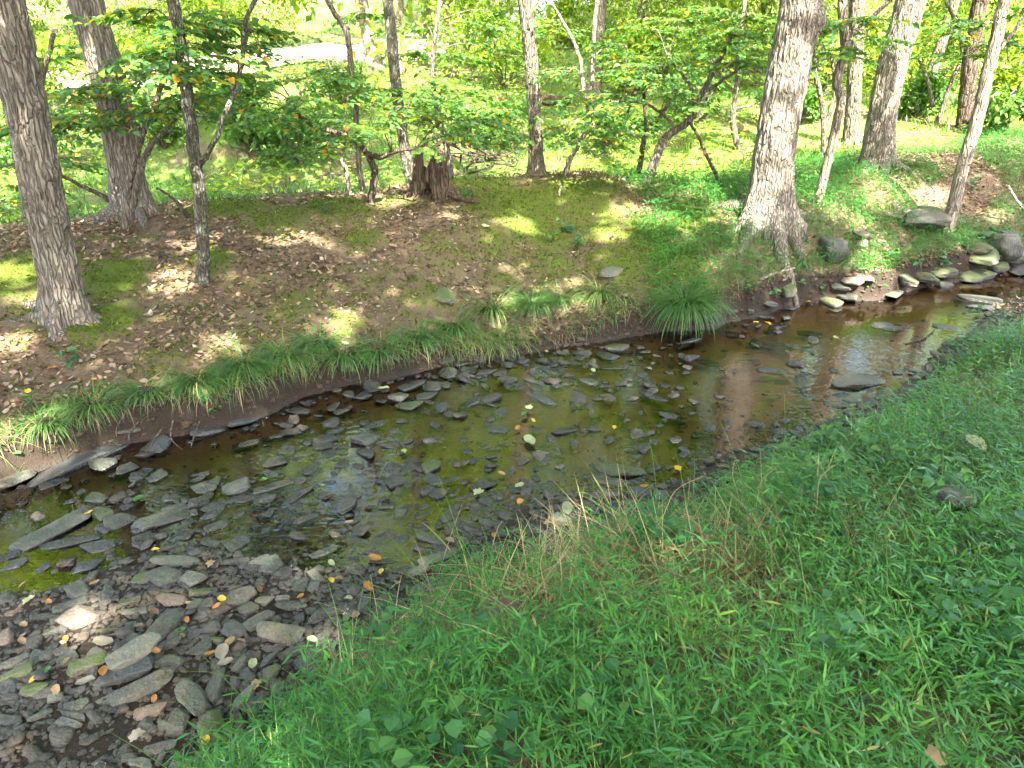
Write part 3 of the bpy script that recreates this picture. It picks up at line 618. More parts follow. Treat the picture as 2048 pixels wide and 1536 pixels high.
k = (r_.uniform(size=len(x)) < pr * .9) & (np.abs(x) < y * .82 + .5) & (np.min(np.hypot(x[:, None] - STONEPOS[:, 0], y[:, None] - STONEPOS[:, 1]) - STONEPOS[:, 2] * .75, axis=1) > .015); x, y, h = x[k][:1500], y[k][:1500], h[k][:1500]
s_ = np.clip(RNG.lognormal(math.log(.062), .32, len(x)), .035, .12)
scatter_stuff('small_slates', np.column_stack([x, y, np.maximum(h, -.010) + s_ * .07]), s_, SLATE[:10], M['gravel'], 'small flat angular grey slates strewn through the creek between the larger stones', 'slates', flat=.5, smooth=False)
x, y, h = creek_points(9500, 5); s_ = RNG.lognormal(math.log(.032), .42, len(x)); s_ = np.clip(s_, .018, .085)
k = (dist_ok := np.min(np.hypot(x[:, None] - STONEPOS[:, 0], y[:, None] - STONEPOS[:, 1]) - STONEPOS[:, 2] * .7, axis=1)) > .0
x, y, h, s_ = x[k], y[k], h[k], s_[k]
scatter_stuff('loose_gravel', np.column_stack([x, y, np.maximum(h, -.03) + s_ * .10]), s_, PEB2, M['gravel'], 'small broken grey stones strewn between the larger creek stones', 'gravel')
x, y, h = creek_points(15000, 9); s_ = np.clip(RNG.lognormal(math.log(.014), .4, len(x)), .007, .03)
scatter_stuff('fine_gravel', np.column_stack([x, y, h + s_ * .12]), s_, PEB1, M['gravel'], 'fine dark wet gravel covering the bar at lower left', 'gravel')
r_ = np.random.default_rng(33); x = r_.uniform(-2.9, 1.2, 16000); y = r_.uniform(1.1, 3.4, 16000); h, sF, sN, sG = land(x, y, True); k = (sN > -.12) & (sG < .06) & (np.abs(x) < y * .82 + .5) & (r_.uniform(size=len(x)) < .35 + .65 * sm((fbm(x * 3, y * 3, 95) - .35) / .2)); x, y, h = x[k][:6500], y[k][:6500], h[k][:6500]; s_ = np.clip(RNG.lognormal(math.log(.021), .35, len(x)), .01, .04)
scatter_stuff('bar_pebbles', np.column_stack([x, y, h + s_ * .10]), s_, PEB1, M['gravel'], 'dark grey pebbles packed between the stones of the gravel bar', 'pebbles', smooth=False)
print('stones', len(stones), 'gravel', len(k), len(x))

# ------------------------------------------------------------------ trees
def wpath(pts, y, up=None):
    """a stem traced in the photograph at its distance; up = metres it goes on above the frame"""
    ys = y if isinstance(y, (list, tuple)) else [y] * len(pts)
    P = [unp(a, b, y=d) for (a, b), d in zip(pts, ys)]
    if up:
        d = P[-1] - P[-2]; d = d / np.linalg.norm(d); d = norm(d * .75 + np.array([0, 0, .25]))
        n = 4
        for q in range(1, n + 1): P.append(P[-1] + d * up / n + np.array([random.uniform(-.12, .12), random.uniform(-.12, .12), 0]))
    return np.array(P)
def resample(P, step):
    d = np.concatenate([[0], np.cumsum(np.linalg.norm(np.diff(P, axis=0), axis=1))])
    s = np.arange(0, d[-1], step) if np.isscalar(step) else step[step <= d[-1]]
    return np.column_stack([np.interp(s, d, P[:, k]) for k in range(3)]), s
def trunk_mesh(P, r0, r1, flare, root, hires=3.0, cols=108, cell=.030, depth=.022, lobes=(), knots=()):
    P = catmull(P, 10); tot = np.linalg.norm(np.diff(P, axis=0), axis=1).sum()
    step = np.concatenate([np.arange(0, min(hires, tot), .017), np.arange(hires, tot, .12)]) if tot > hires else np.arange(0, tot, .014)
    Pc, s = resample(P, step); k = cols; th = np.arange(k) / k * 2 * np.pi
    T, U, W = frames(Pc)
    r = r0 + (r1 - r0) * (s / tot) ** .9
    TH, SS = np.meshgrid(th, s); base = r[:, None] * np.ones_like(TH)
    lob = np.zeros_like(TH)
    for a, wd, am, ln in lobes: lob += am * np.exp(-(np.angle(np.exp(1j * (TH - a))) / wd) ** 2) * np.exp(-np.maximum(SS - .25, 0) / ln)
    rr = base * (1 + flare * np.exp(-np.maximum(SS - .25, 0) / .16) + lob)
    for a, h, am, wd in knots: rr += am * np.exp(-(np.angle(np.exp(1j * (TH - a))) * base / wd) ** 2 - ((SS - h) / wd) ** 2)
    cx_, cy_, cz_ = np.cos(TH) * base, np.sin(TH) * base, SS
    wx = (fbm(cx_ * 9, cy_ * 9, cz_ * 5, 2) - .5) * 1.3
    n1 = vn(cx_ / cell + wx, cy_ / cell + wx, cz_ / (cell * 5.0)); n2 = vn(cx_ / (cell * .5) + 9, cy_ / (cell * .5), cz_ / (cell * 1.6) + 3)
    rid = 1 - np.abs(2 * n1 - 1) * 1.0
    rr = rr + depth * ((.30 - rid ** 2) * .9 + (n2 - .5) * .35) + (fbm(cx_ * 4, cy_ * 4, cz_ * 2, 2) - .5) * r0 * .12
    V = Pc[:, None] + rr[..., None] * (np.cos(TH)[..., None] * U[:, None] + np.sin(TH)[..., None] * W[:, None])
    n = len(s); i, j = np.meshgrid(np.arange(n - 1), np.arange(k), indexing='ij'); jn = (j + 1) % k
    Q = np.stack([i * k + j, i * k + jn, (i + 1) * k + jn, (i + 1) * k + j], -1).reshape(-1, 4)
    return mk_mesh('trunk', V.reshape(-1, 3) - np.array(root), Q), Pc
def clump_crown(centers, radii, nleaf, size, flat=.7, spread=1.0):
    centers = np.asarray(centers); pick = RNG.integers(0, len(centers), nleaf)
    off = RNG.normal(0, .5, (nleaf, 3)) * np.asarray(radii)[pick][:, None] * [spread, spread, flat]
    C = centers[pick] + off; D = rdir(nleaf); D[:, 2] -= .25; Nn = rdir(nleaf) * .8 + [0, 0, 1]
    L = RNG.uniform(.75, 1.3, nleaf) * size; return C, D, Nn, L
def crown_object(name, parent, C, D, Nn, L, m, wr=.62, hexa=False, root=(0, 0, 0), kind=None, tint=None):
    V, Q, T, k = leaf_cards(C - np.array(root), D, Nn, L, L * wr, hexa, .2)
    tt = RNG.uniform(0, 1, len(C)) ** 1.2 * .94 + .06 * (RNG.uniform(size=len(C)) > .93) if tint is None else tint
    return ob(name, mk_mesh(name, V, Q, T, smooth=False, tint=rep(tt, k)), m, parent=parent, kind=kind)
def limbs(tb, top, targets, r):
    for t in targets:
        t = np.array(t); mid = (top + t) / 2 + np.array([random.uniform(-.3, .3), random.uniform(-.3, .3), random.uniform(0, .4)])
        tb.add(catmull([top, mid, t], 5), np.linspace(r, r * .2, 11), 6)

def big_tree(label, basepx, pts, y, r0, r1, flare, m, crown, lobes=(), knots=(), up=9.5, nleaf=4200, cell=.030, depth=.024, hires=3.0, cols=108, lsize=.17):
    g = hit(*basepx); yb = g[1]
    P = wpath(pts, yb if y is None else y, up); d0 = norm(P[1] - g); P[0] = g - d0 * .30
    root = tuple(g); t = thing('tree', root, label, 'tree', 'trees along the far bank')
    me, Pc = trunk_mesh(P, r0, r1, flare, root, hires, cols, cell, depth, lobes, knots); ob('trunk', me, m, parent=t)
    for q in range(5):
        a = -1.57 + (q - 2) * 1.05 + random.uniform(-.25, .25); ln = r0 * random.uniform(2.0, 3.6); s_ = np.linspace(0, 1, 9); bend = random.uniform(-.4, .4)
        rx = g[0] + np.cos(a + bend * s_) * (r0 * .75 + ln * s_); ry = g[1] + np.sin(a + bend * s_) * (r0 * .75 + ln * s_) ; rz = land(rx, ry) + r0 * .55 * (1 - s_) ** 2 - .012
        tb = Tubes(); tb.add(np.column_stack([rx, ry, rz]) - np.array(root), r0 * (.46 * (1 - s_) ** 1.3 + .07), 9); ob('root', tb.mesh('root'), m, parent=t)
    top = Pc[-1]; cc = []; rr = []
    for _ in range(40):
        a = random.uniform(0, 6.28); q = crown[0] * math.sqrt(random.random()); z = random.uniform(-crown[1] * 3.2, crown[1] * .8)
        cc.append(top + np.array([math.cos(a) * q, math.sin(a) * q + crown[2], z])); rr.append(random.uniform(.5, 1.1))
    tb = Tubes(); limbs(tb, top, cc[:14], r1 * .55); me = tb.mesh('limbs'); me.transform(Matrix.Translation(-Vector(root))); ob('limbs', me, m, parent=t)
    C, D, Nn, L = clump_crown(cc, rr, nleaf, lsize); crown_object('crown', t, C, D, Nn, L, M['slope'], root=root, kind='stuff')
    return t, Pc
big_tree('leaning grey oak with flared mossy roots at the left edge', (134, 648), [(138, 660), (112, 520), (75, 330), (38, 150), (4, 0)], None, .125, .10, .45, M['oak'], (2.6, 1.8, 1.2), nleaf=8500,
         lobes=[(-1.35, .28, 1.5, .16), (-.05, .26, 2.1, .10), (3.3, .35, .8, .14), (1.6, .4, .3, .2), (-2.4, .25, .9, .1)], knots=[(-.6, 1.05, .03, .05), (-.5, 1.35, .028, .06), (-1.0, 1.2, -.02, .05), (-.4, 1.75, .03, .06)])
big_tree('stout grey trunk with a root flaring right, behind the twin stems at left', (262, 435), [(268, 445), (245, 300), (215, 150), (172, 0)], None, .150, .115, .25, M['oak'], (2.8, 1.8, 1.4), nleaf=9500, lobes=[(-.1, .40, 1.5, .22), (3.3, .3, .7, .15), (-1.4, .3, .5, .12)], depth=.018, cell=.026)
big_tree('large sunlit oak with furrowed bark on the grassy mound at right', (1535, 437), [(1532, 445), (1546, 330), (1566, 200), (1604, 0)], None, .195, .155, .42, M['oak'], (2.8, 1.8, 1.6), lobes=[(3.5, .32, .75, .2), (-.4, .3, .6, .16), (-1.6, .3, .45, .14)], knots=[(-.5, 2.05, .05, .09)], nleaf=3000)
big_tree('second large oak leaning right behind the sunlit one', (1752, 335), [(1746, 345), (1763, 240), (1790, 110), (1822, 0)], None, .170, .135, .32, M['oak'], (2.6, 1.6, 1.6), lobes=[(3.4, .3, .6, .16), (-.5, .3, .5, .15)], depth=.020, cell=.026)
big_tree('straight slender grey tree in the centre beside the rotten stump', (1073, 350), [(1074, 358), (1070, 250), (1062, 120), (1050, 0)], None, .085, .07, .5, M['bark'], (1.8, 1.3, 1.2), lobes=[(3.2, .4, .5, .12), (0, .4, .4, .12)], cols=80, nleaf=1600, hires=3.0, knots=[(-1.5, .25, .03, .05)], depth=.013, cell=.024)
big_tree('dark grey trunk standing left of the second large oak', (1702, 285), [(1700, 292), (1708, 180), (1713, 60), (1714, 0)], None, .105, .09, .35, M['bark'], (2, 1.3, 1.2), cols=90, nleaf=1600, depth=.020, hires=3.4)
big_tree('dark brown trunk on the right slope near the edge', (1930, 262), [(1928, 268), (1936, 170), (1948, 70), (1962, 0)], None, .115, .09, .3, M['darkbark'], (2, 1.3, 1.2), cols=90, nleaf=1600, depth=.020, hires=3.4)
big_tree('mottled young tree rising right behind the rotten stump', (826, 372), [(826, 378), (812, 310), (798, 220), (786, 110), (776, 0)], None, .062, .05, .3, M['lichenbark'], (1.6, 1.2, 1), cols=48, nleaf=1300, depth=.008, cell=.03, hires=2.8)

# background trees on the sunlit slope
BGT = [(750,135,26,'palebark',-16,'pale leaning trunk on the slope just right of the bright track'),(800,150,18,'palebark',2,'slim pale trunk beside the mottled young tree, on the slope'),(1186,205,26,'palebark',6,'pale straight trunk behind the crooked shrub, right of centre'),(985,115,22,'palebark',4,'pale trunk on the slope left of the slender central tree'),(1128,60,30,'redwood',6,'reddish brown trunk high on the slope at centre'),(445,120,24,'bark',-6,'thin grey trunk on the slope left of the bright track'),(262,95,20,'palebark',-10,'pale trunk behind the foliage at upper left'),(905,150,18,'bark',0,'slim grey trunk on the slope above the brush pile'),(1245,130,22,'bark',3,'grey trunk on the slope behind the leaning shrub'),(1345,110,20,'palebark',4,'pale trunk far behind the leaning shrub foliage'),(1440,140,24,'bark',8,'grey trunk on the slope left of the sunlit oak'),(1850,190,20,'bark',14,'slim trunk between the second large oak and the dark brown trunk'),(2020,170,26,'bark',16,'grey trunk cut by the upper right corner'),(1660,160,20,'palebark',8,'pale slim trunk right of the sunlit oak, far back'),(60,140,30,'palebark',-22,'pale trunk behind the leaning oak at the left edge'),(345,70,22,'bark',-8,'grey trunk far back at upper left'),(1545,95,20,'bark',6,'grey trunk far back just left of the sunlit oak'),(1780,120,18,'palebark',8,'pale far trunk behind the second large oak'),(1905,110,22,'palebark',12,'pale far trunk left of the dark brown trunk'),(860,75,22,'bark',-2,'grey trunk high on the slope right of the track'),(1050,70,20,'bark',2,'thin trunk high on the slope behind the central tree')]
BGT += [(1270,160,20,'bark',2,'slim grey trunk right behind the thicket right of centre'),(1505,150,22,'bark',5,'slim trunk on the slope just left of the sunlit oak'),(1625,140,20,'bark',7,'slim far trunk just right of the sunlit oak'),(-60,250,30,'bark',-10,'tall tree just beyond the left edge of the picture'),(-150,215,30,'bark',-10,'second tall tree beyond the left edge of the picture'),(-20,200,26,'bark',-6,'tall tree behind the left edge, its crown over the hollow'),(-260,260,30,'bark',-4,'third tall tree beyond the left edge of the picture'),(-330,220,30,'bark',-4,'outermost tall tree beyond the left edge of the picture')]
for px, py, wp, m, lean, lab in BGT:
    g = hit(px, max(py, 118))
    if g is None or g[1] > 46: g = unp(px, 90, y=34.); g[2] = hz(g[0], g[1])
    dep = g[1]; r = wp / FPX * dep * .92 / 2 * 1.05; hgt = random.uniform(17, 24)
    d = np.array([lean / 160, random.uniform(-.05, .05), 1.0])
    P = [g - [0, 0, .1]] + [g + d * hgt * q + [random.uniform(-.12, .12), random.uniform(-.12, .12), 0] for q in (.12, .3, .55, .8)]
    root = tuple(g); t = thing('tree', root, lab, 'tree', 'trees on the sunlit slope')
    P = catmull(P, 6); tb = Tubes(); rad = np.linspace(r, r * .5, len(P)); rad[0] *= 1.5; rad[1] *= 1.15; tb.add(P, rad, 14)
    cc = [P[-1] + np.array([random.gauss(0, 2.2), random.gauss(0, 2.2), random.uniform(-13, 2.5)]) for _ in range(48)]
    limbs(tb, P[-6], cc[:10], r * .35); me = tb.mesh('trunk'); me.transform(Matrix.Translation(-Vector(root))); ob('trunk', me, M[m], parent=t)
    C, D, Nn, L = clump_crown(cc, [random.uniform(.7, 1.5) for _ in cc], 3900, .28); crown_object('crown', t, C, D, Nn, L, M['slope'], root=root, kind='stuff')

# ------------------------------------------------------------------ the shading canopy of the trees that stand on the near bank
def to_plane(p, z0=.4): return p + LDIR * ((z0 - p[2]) / LDIR[2])
SUNP = [(385,490,.18),(430,505,.16),(455,680,.15),(400,715,.10),(60,600,.16),(10,690,.2),(20,545,.22),(1270,430,.32),(1215,465,.2),(1330,450,.25),(1420,385,.25),(1660,420,.25),(1720,440,.25),(1780,375,.5),(1840,390,.4),(1730,400,.3),(1640,405,.25),(1750,545,.3),(1745,580,.28),(1740,510,.25),(1700,625,.34),(1640,640,.26),(1790,610,.32),(1960,600,.3),(30,870,.22),(55,915,.18),(150,1235,.09),(145,1275,.07),(690,635,.15),(230,905,.1),(1990,430,.2),(1600,400,.2),(520,480,.1),(900,430,.12),(1360,330,.3),(1680,740,.06),(640,470,.08),(1900,760,.08),(1245,805,.07),(1290,880,.06),(720,1085,.05)]
holes = []
for a, b, r in SUNP:
    p = hit(a, b)
    if p is not None: q = to_plane(p); holes.append((q[0], q[1], r))
for a, b, yy, r in [(1560,170,6.75,.2),(1590,100,6.75,.12),(1575,140,6.75,.18),(1550,300,6.75,.28),(1540,360,6.75,.26),(1565,200,6.75,.26),(1570,220,6.75,.2),(1545,280,6.75,.22),(1560,330,6.75,.2),(1535,380,6.75,.2),(1555,250,6.75,.2),(1520,420,6.75,.12),(15,220,4.6,.07),(50,260,4.6,.05),(120,575,4.6,.07),(135,630,4.6,.07),(205,80,6.4,.12),(155,40,6.4,.1),(215,335,6.4,.1),(1820,30,8.6,.2),(1810,70,8.6,.2),(1770,200,8.6,.16),(1780,110,8.6,.1),(1660,330,7.6,.12),(1680,230,7.6,.1),(1640,380,7.6,.12)]:
    q = to_plane(unp(a, b, y=yy)); holes.append((q[0], q[1], r))
holes = np.array(holes)
n = 120000
gx_ = RNG.uniform(-10, 11.5, n); gy_ = RNG.uniform(-2.5, 10.8, n)
hmin = np.min(np.hypot(gx_[:, None] - holes[:, 0], gy_[:, None] - holes[:, 1]) / (holes[:, 2] + .03), axis=1)
keep = hmin > RNG.uniform(.85, 1.2, n)
flk = fbm(gx_ * 1.5, gy_ * 1.5, 70); keep &= ~((flk > .68) & (gy_ > 4.2))
keep &= RNG.uniform(size=n) < np.clip((np.interp(gx_, [-4, 0, 2, 6], [10.6, 10.2, 9.6, 10.2]) - gy_) / 1.6, 0, 1)
gx_, gy_ = gx_[keep], gy_[keep]; hh = RNG.uniform(6.2, 12.5, len(gx_))
Cp = np.column_stack([gx_, gy_, np.full(len(gx_), .4)]) - LDIR[None] / LDIR[2] * (.4 - hh)[:, None] * 1.0
TR = np.array([(-4.6, -3.6), (4.4, -4.8), (-.6, -7.5), (8.2, -.6), (-8.4, .2)])
TL = ['tall near bank tree behind the viewer on the left, shading the creek', 'tall near bank tree behind the viewer on the right, shading the creek', 'tall tree well behind the viewer whose crown shades the grass', 'tall near bank tree out of view on the far right', 'tall near bank tree out of view on the far left']
own = np.argmin(np.hypot(Cp[:, 0, None] - TR[:, 0], Cp[:, 1, None] - TR[:, 1]), axis=1)
for k, (tx, ty) in enumerate(TR):
    root = (tx, ty, hz(tx, ty)); t = thing('tree', root, TL[k], 'tree', 'shade trees on the near bank')
    P = catmull([np.array(root) - [0, 0, .1], np.array(root) + [.1, .1, 3], np.array(root) + [.2, -.1, 6.5], np.array(root) + [.1, 0, 10.5]], 8)
    tb = Tubes(); tb.add(P, np.linspace(.26, .12, len(P)), 16); ii = np.where(own == k)[0]
    for q in RNG.choice(ii, 26): limbs(tb, P[int(len(P) * .6)], [Cp[q]], .06)
    me = tb.mesh('trunk'); me.transform(Matrix.Translation(-Vector(root))); ob('trunk', me, M['oak'], parent=t)
    nn = len(ii); crown_object('crown', t, Cp[ii], rdir(nn) * [1, 1, .5], rdir(nn) * .45 + [0, 0, 1] - LDIR * .3, RNG.uniform(.13, .21, nn), M['canopy'], wr=.7, root=root, kind='stuff')

# ------------------------------------------------------------------ understorey saplings and shrubs
LEAFV = []
def unit_leaf(tint, wr):
    V, Q, T, k = leaf_cards(np.zeros((1, 3)), np.array([[1., 0, 0]]), np.array([[0, 0, 1.]]), np.ones(1), np.array([wr]), True, .22, .2)
    return mk_mesh('leaf', V, Q, T, smooth=False, tint=np.full(len(V), tint))
LEAFV = [unit_leaf(t, .62) for t in (.05, .2, .4, .55, .7, .85, .93, 1.0)]
for me in LEAFV: me.materials.append(M['sapling'])
HERBV = [unit_leaf(t, w_) for t in (.1, .4, .7, 1.0) for w_ in (.45, .75)]
for me in HERBV: me.materials.append(M['herb'])
def leaf_objs(parent, C, D, Nn, L, variants, root):
    D = norm(D); Nn = norm(Nn - D * np.sum(Nn * D, 1, keepdims=True)); Sd = np.cross(Nn, D)
    for c, d, nn, s_, l in zip(C - np.array(root), D, Nn, Sd, L):
        o = bpy.data.objects.new('leaf', variants[min(len(variants) - 1, int(len(variants) * (random.random() ** 1.35 * .93 + .07 * (random.random() > .95))))]); COL.objects.link(o); o.parent = parent
        o.matrix_local = Matrix(((d[0] * l, s_[0] * l, nn[0] * l, c[0]), (d[1] * l, s_[1] * l, nn[1] * l, c[1]), (d[2] * l, s_[2] * l, nn[2] * l, c[2]), (0, 0, 0, 1)))
def sapling(label, stems, pads, m, lsize=.074, split=0, cat='sapling', name='sapling', group='understorey saplings', up=None, density=1.0, autumn=.05):
    tb = Tubes(); allp = []; root = None
    for pts, y, w0, w1 in stems:
        P = wpath(pts, y, up); P[0][2] -= .0
        if root is None:
            z = hz(P[0][0], P[0][1]); P[0][2] = min(P[0][2], z) - .04; root = (P[0][0], P[0][1], z)
        dep = P[0][1] * 1.0; P = catmull(P, 6); P = P + (np.random.default_rng(len(P)).normal(0, .004, P.shape)); n = len(P)
        tb.add(P, np.linspace(w0, w1, n) / FPX * dep / 2, 8); allp.append(P)
    allp = np.vstack(allp); C = []; D = []; Nn = []
    for px, py, y, Rr in pads:
        c = unp(px, py, y=y); dd = np.linalg.norm((allp - c) * [1, 1, .7], axis=1) + np.where(allp[:, 2] > c[2] + .05, .6, 0); s = allp[np.argmin(dd)]
        vec = c - s; ln = np.linalg.norm(vec); vh = norm(np.array([vec[0], vec[1], .0]) + np.array([random.uniform(-.2, .2), random.uniform(-.2, .2), 0]))
        e = c + vh * Rr * .5
        B = catmull([s, s + vec * .5 + np.array([0, 0, .06 + .06 * ln]), c, e], 6); rb = max(.0035, .006 + .003 * ln)
        tb.add(B, np.linspace(rb, .002, len(B)), 5)
        for q in range(int(13 * density) + 2):
            f = random.uniform(.35, 1.0); b = B[int(f * (len(B) - 1))]; a = math.atan2(vh[1], vh[0]) + random.choice([-1, 1]) * random.uniform(.3, 1.6)
            tl = Rr * random.uniform(.45, 1.0); tdir = np.array([math.cos(a), math.sin(a), random.uniform(-.18, .22)])
            Tn = b + tdir * np.linspace(0, tl, 6)[:, None]; Tn[:, 2] -= np.linspace(0, 1, 6) ** 2 * tl * .18; tb.add(Tn, np.linspace(.0028, .0012, 6), 3)
            nl = max(4, int(tl / (lsize * .52)))
            for k in range(nl):
                u = (k + .6) / nl; p = Tn[0] + (Tn[-1] - Tn[0]) * u; p[2] = np.interp(u, np.linspace(0, 1, 6), Tn[:, 2])
                aa = a + (1 if k % 2 else -1) * random.uniform(.5, 1.1)
                C.append(p); D.append([math.cos(aa), math.sin(aa), random.uniform(-.35, .1)]); Nn.append([random.gauss(0, .32), random.gauss(0, .32), 1])
    t = thing(name, root, label, cat, group)
    me = tb.mesh('trunk'); me.transform(Matrix.Translation(-Vector(root))); ob('trunk', me, m, parent=t)
    if C:
        C = np.array(C); D = np.array(D, float); Nn = np.array(Nn, float); n = len(C); L = RNG.uniform(.65, 1.25, n) * lsize
        order = np.argsort(np.linalg.norm(C - [0, 0, CAMZ], axis=1) - L * 20); a, b = order[:split], order[split:]
        if split: leaf_objs(t, C[a], D[a], Nn[a], L[a], LEAFV, root)
        tt = np.where(RNG.uniform(size=len(b)) < autumn, RNG.uniform(.93, 1, len(b)), RNG.uniform(0, .88, len(b)))
        if len(b): crown_object('foliage', t, C[b], D[b], Nn[b], L[b], M['sapling'], wr=.62, hexa=True, root=root, kind='stuff', tint=tt)
    return t
sapling('thin lichen spotted sapling with foliage at its top, right of the left oak', [([(402, 552), (404, 460), (398, 370), (388, 310), (376, 210), (364, 110), (345, 0)], 5.35, 27, 20), ([(390, 345), (402, 325), (410, 315)], 5.35, 12, 7)],
        [(330,60,5.3,.5),(430,45,5.5,.5),(400,110,5.2,.5),(470,95,5.6,.5),(310,120,5.3,.45),(360,150,5.0,.4),(520,60,5.8,.5),(280,40,5.6,.5),(440,150,5.5,.45)], M['lichenbark'], split=150, up=1.5)
sapling('twin stemmed shrub leaning right in front of the second left trunk', [([(245, 440), (258, 370), (285, 270), (320, 180), (345, 105)], 6.3, 16, 8), ([(262, 438), (275, 360), (302, 290), (330, 262), (352, 236)], 6.3, 15, 7), ([(283, 275), (270, 245), (230, 250), (180, 268)], 6.3, 8, 4)],
        [(250,170,6.1,.5),(200,230,6.0,.5),(310,150,6.0,.5),(150,180,6.4,.5),(340,210,6.0,.45),(225,130,6.5,.5),(110,230,6.3,.45),(380,190,6.2,.45),(290,230,5.9,.4),(160,250,6.2,.35),(430,150,6.4,.5)], M['bark'], split=150, autumn=.14)
sapling('crooked dark sapling with spreading flat sprays left of the rotten stump', [([(742, 448), (743, 400), (749, 350), (746, 330), (733, 305), (712, 282), (660, 262), (605, 238), (585, 205)], 7.3, 17, 7), ([(735, 308), (760, 314), (790, 303), (830, 298)], [7.3, 7.2, 7.1, 7.0], 12, 6), ([(742, 415), (750, 385), (758, 372)], 7.3, 6, 3)],
        [(600,200,7.2,.55),(540,165,7.3,.55),(680,245,7.0,.5),(560,240,7.0,.5),(500,190,7.4,.5),(640,300,6.9,.45),(700,190,7.4,.55),(780,225,7.2,.5),(850,235,7.0,.45),(950,290,7.2,.4),(820,200,7.3,.55),(580,300,7.0,.45),(760,270,7.0,.45),(470,230,7.3,.45),(930,240,7.4,.5),(650,160,7.6,.5)], M['darkbark'], split=260)
sapling('thin grey stem with bare lower twigs left of the crooked sapling', [([(700, 420), (693, 345), (682, 310), (690, 295), (695, 280)], 7.9, 9, 5), ([(690, 352), (660, 348), (630, 358)], 7.9, 5, 2), ([(684, 322), (660, 312), (640, 310)], 7.9, 5, 2)], [(640,280,7.8,.35),(690,250,8,.35)], M['palebark'], density=.5)
sapling('slim sapling with a tall straight stem left of the mottled tree', [([(728, 420), (718, 320), (712, 240), (704, 140), (690, 60), (655, 0)], 8.3, 12, 8)], [(690,150,8.2,.5),(740,30,8.5,.5),(600,160,8.6,.45),(720,180,8.2,.5)], M['bark'], up=1.2)
sapling('broad leaved young tree behind the stump with foliage reaching the central trunk', [([(905, 345), (890, 280), (870, 200), (866, 120), (880, 0)], 9.6, 12, 8)],
        [(860,170,9.5,.65),(920,190,9.2,.65),(960,240,9.0,.6),(1000,270,9.0,.55),(1020,220,9.3,.55),(900,120,9.8,.7),(850,60,10,.7),(960,60,10,.75),(1000,110,9.8,.6),(930,270,8.8,.55),(820,110,9.8,.6),(1030,40,9.8,.6)], M['bark'], lsize=.085)
sapling('crooked thin shrub just right of the central tree', [([(1128, 352), (1140, 318), (1160, 285), (1178, 240), (1185, 170), (1188, 60), (1195, 0)], 8.8, 11, 7), ([(1180, 235), (1168, 180), (1160, 120), (1135, 60), (1100, 0)], 8.8, 9, 5)],
        [(1150,200,8.6,.5),(1190,250,8.4,.5),(1130,150,8.8,.5),(1210,290,8.3,.4),(1120,260,8.6,.45),(1160,285,8.2,.4),(1220,200,8.7,.5),(1230,110,9,.6),(1120,60,9,.6)], M['palebark'], split=80, autumn=.09)
sapling('leaning forked shrub with pale branches left of the sunlit oak', [([(1287, 378), (1305, 335), (1325, 285), (1340, 268), (1375, 245), (1390, 215), (1410, 175), (1440, 120), (1470, 60)], 8.1, 20, 7), ([(1330, 275), (1345, 250), (1320, 225), (1280, 205), (1220, 203)], 8.1, 8, 3), ([(1388, 210), (1380, 170), (1350, 130), (1330, 100)], 8.1, 8, 4), ([(1405, 185), (1440, 165), (1500, 120)], 8.1, 8, 4)],
        [(1330,130,8.0,.55),(1400,90,8.0,.6),(1270,160,7.9,.5),(1250,90,8.2,.6),(1460,70,8.0,.6),(1480,130,7.9,.5),(1300,60,8.3,.6),(1370,40,8.2,.6),(1440,20,8.3,.6),(1250,210,7.8,.45),(1400,215,7.7,.3),(1500,40,8.2,.5),(1340,190,8,.4),(1230,260,7.8,.4)], M['bark'], split=160)
sapling('dark stem leaning right in the thicket right of centre', [([(1280, 305), (1290, 270), (1320, 235), (1345, 190), (1370, 150)], 9.5, 11, 6), ([(1292, 262), (1288, 200), (1285, 160), (1275, 155)], 9.5, 7, 5), ([(1252, 225), (1268, 185), (1282, 155)], 9.6, 9, 6)], [(1290,150,9.4,.55),(1350,170,9.3,.5),(1240,150,9.6,.5),(1300,250,9.2,.4)], M['darkbark'])
sapling('small curved tree on the grass behind the leaning pole', [([(1480, 275), (1466, 235), (1470, 200), (1476, 150), (1480, 80), (1490, 0)], 11.5, 12, 7), ([(1468, 218), (1500, 212), (1530, 214)], 11.5, 6, 3), ([(1472, 190), (1440, 150), (1430, 130)], 11.5, 6, 3)],
        [(1450,110,11.3,.7),(1500,90,11.3,.7),(1420,160,11.2,.6),(1480,40,11.5,.8),(1400,60,11.8,.8),(1360,90,12,.8)], M['bark'], lsize=.085)
sapling('pale thin bent sapling between the two large oaks', [([(1633, 395), (1650, 345), (1668, 270), (1682, 200), (1674, 160), (1690, 95), (1684, 0)], 7.5, 19, 14), ([(1690, 80), (1730, 45), (1780, 0)], 7.5, 9, 5)],
        [(1670,60,7.4,.5),(1720,40,7.3,.5),(1640,30,7.6,.5),(1690,110,7.3,.4),(1740,80,7.5,.4)], M['palebark'], up=1.2, split=60)
sapling('slender stem right beside the sunlit oak', [([(1653, 300), (1645, 220), (1632, 150), (1628, 100)], 9.6, 11, 8), ([(1650, 250), (1668, 190), (1662, 100)], 9.8, 9, 6)], [(1640,70,9.5,.5),(1665,110,9.6,.5),(1630,140,9.4,.4)], M['bark'])
sapling('pale leaning sapling near the right edge above the rock pile', [([(1912, 385), (1928, 330), (1955, 235), (1975, 150), (1995, 60), (2008, 0)], 7.6, 25, 17), ([(1962, 190), (1985, 120), (2030, 60)], 7.6, 8, 4)], [(1960,60,7.6,.5),(2020,90,7.6,.5),(2040,30,7.8,.5),(1940,110,8,.4)], M['palebark'], up=1.2, split=40)
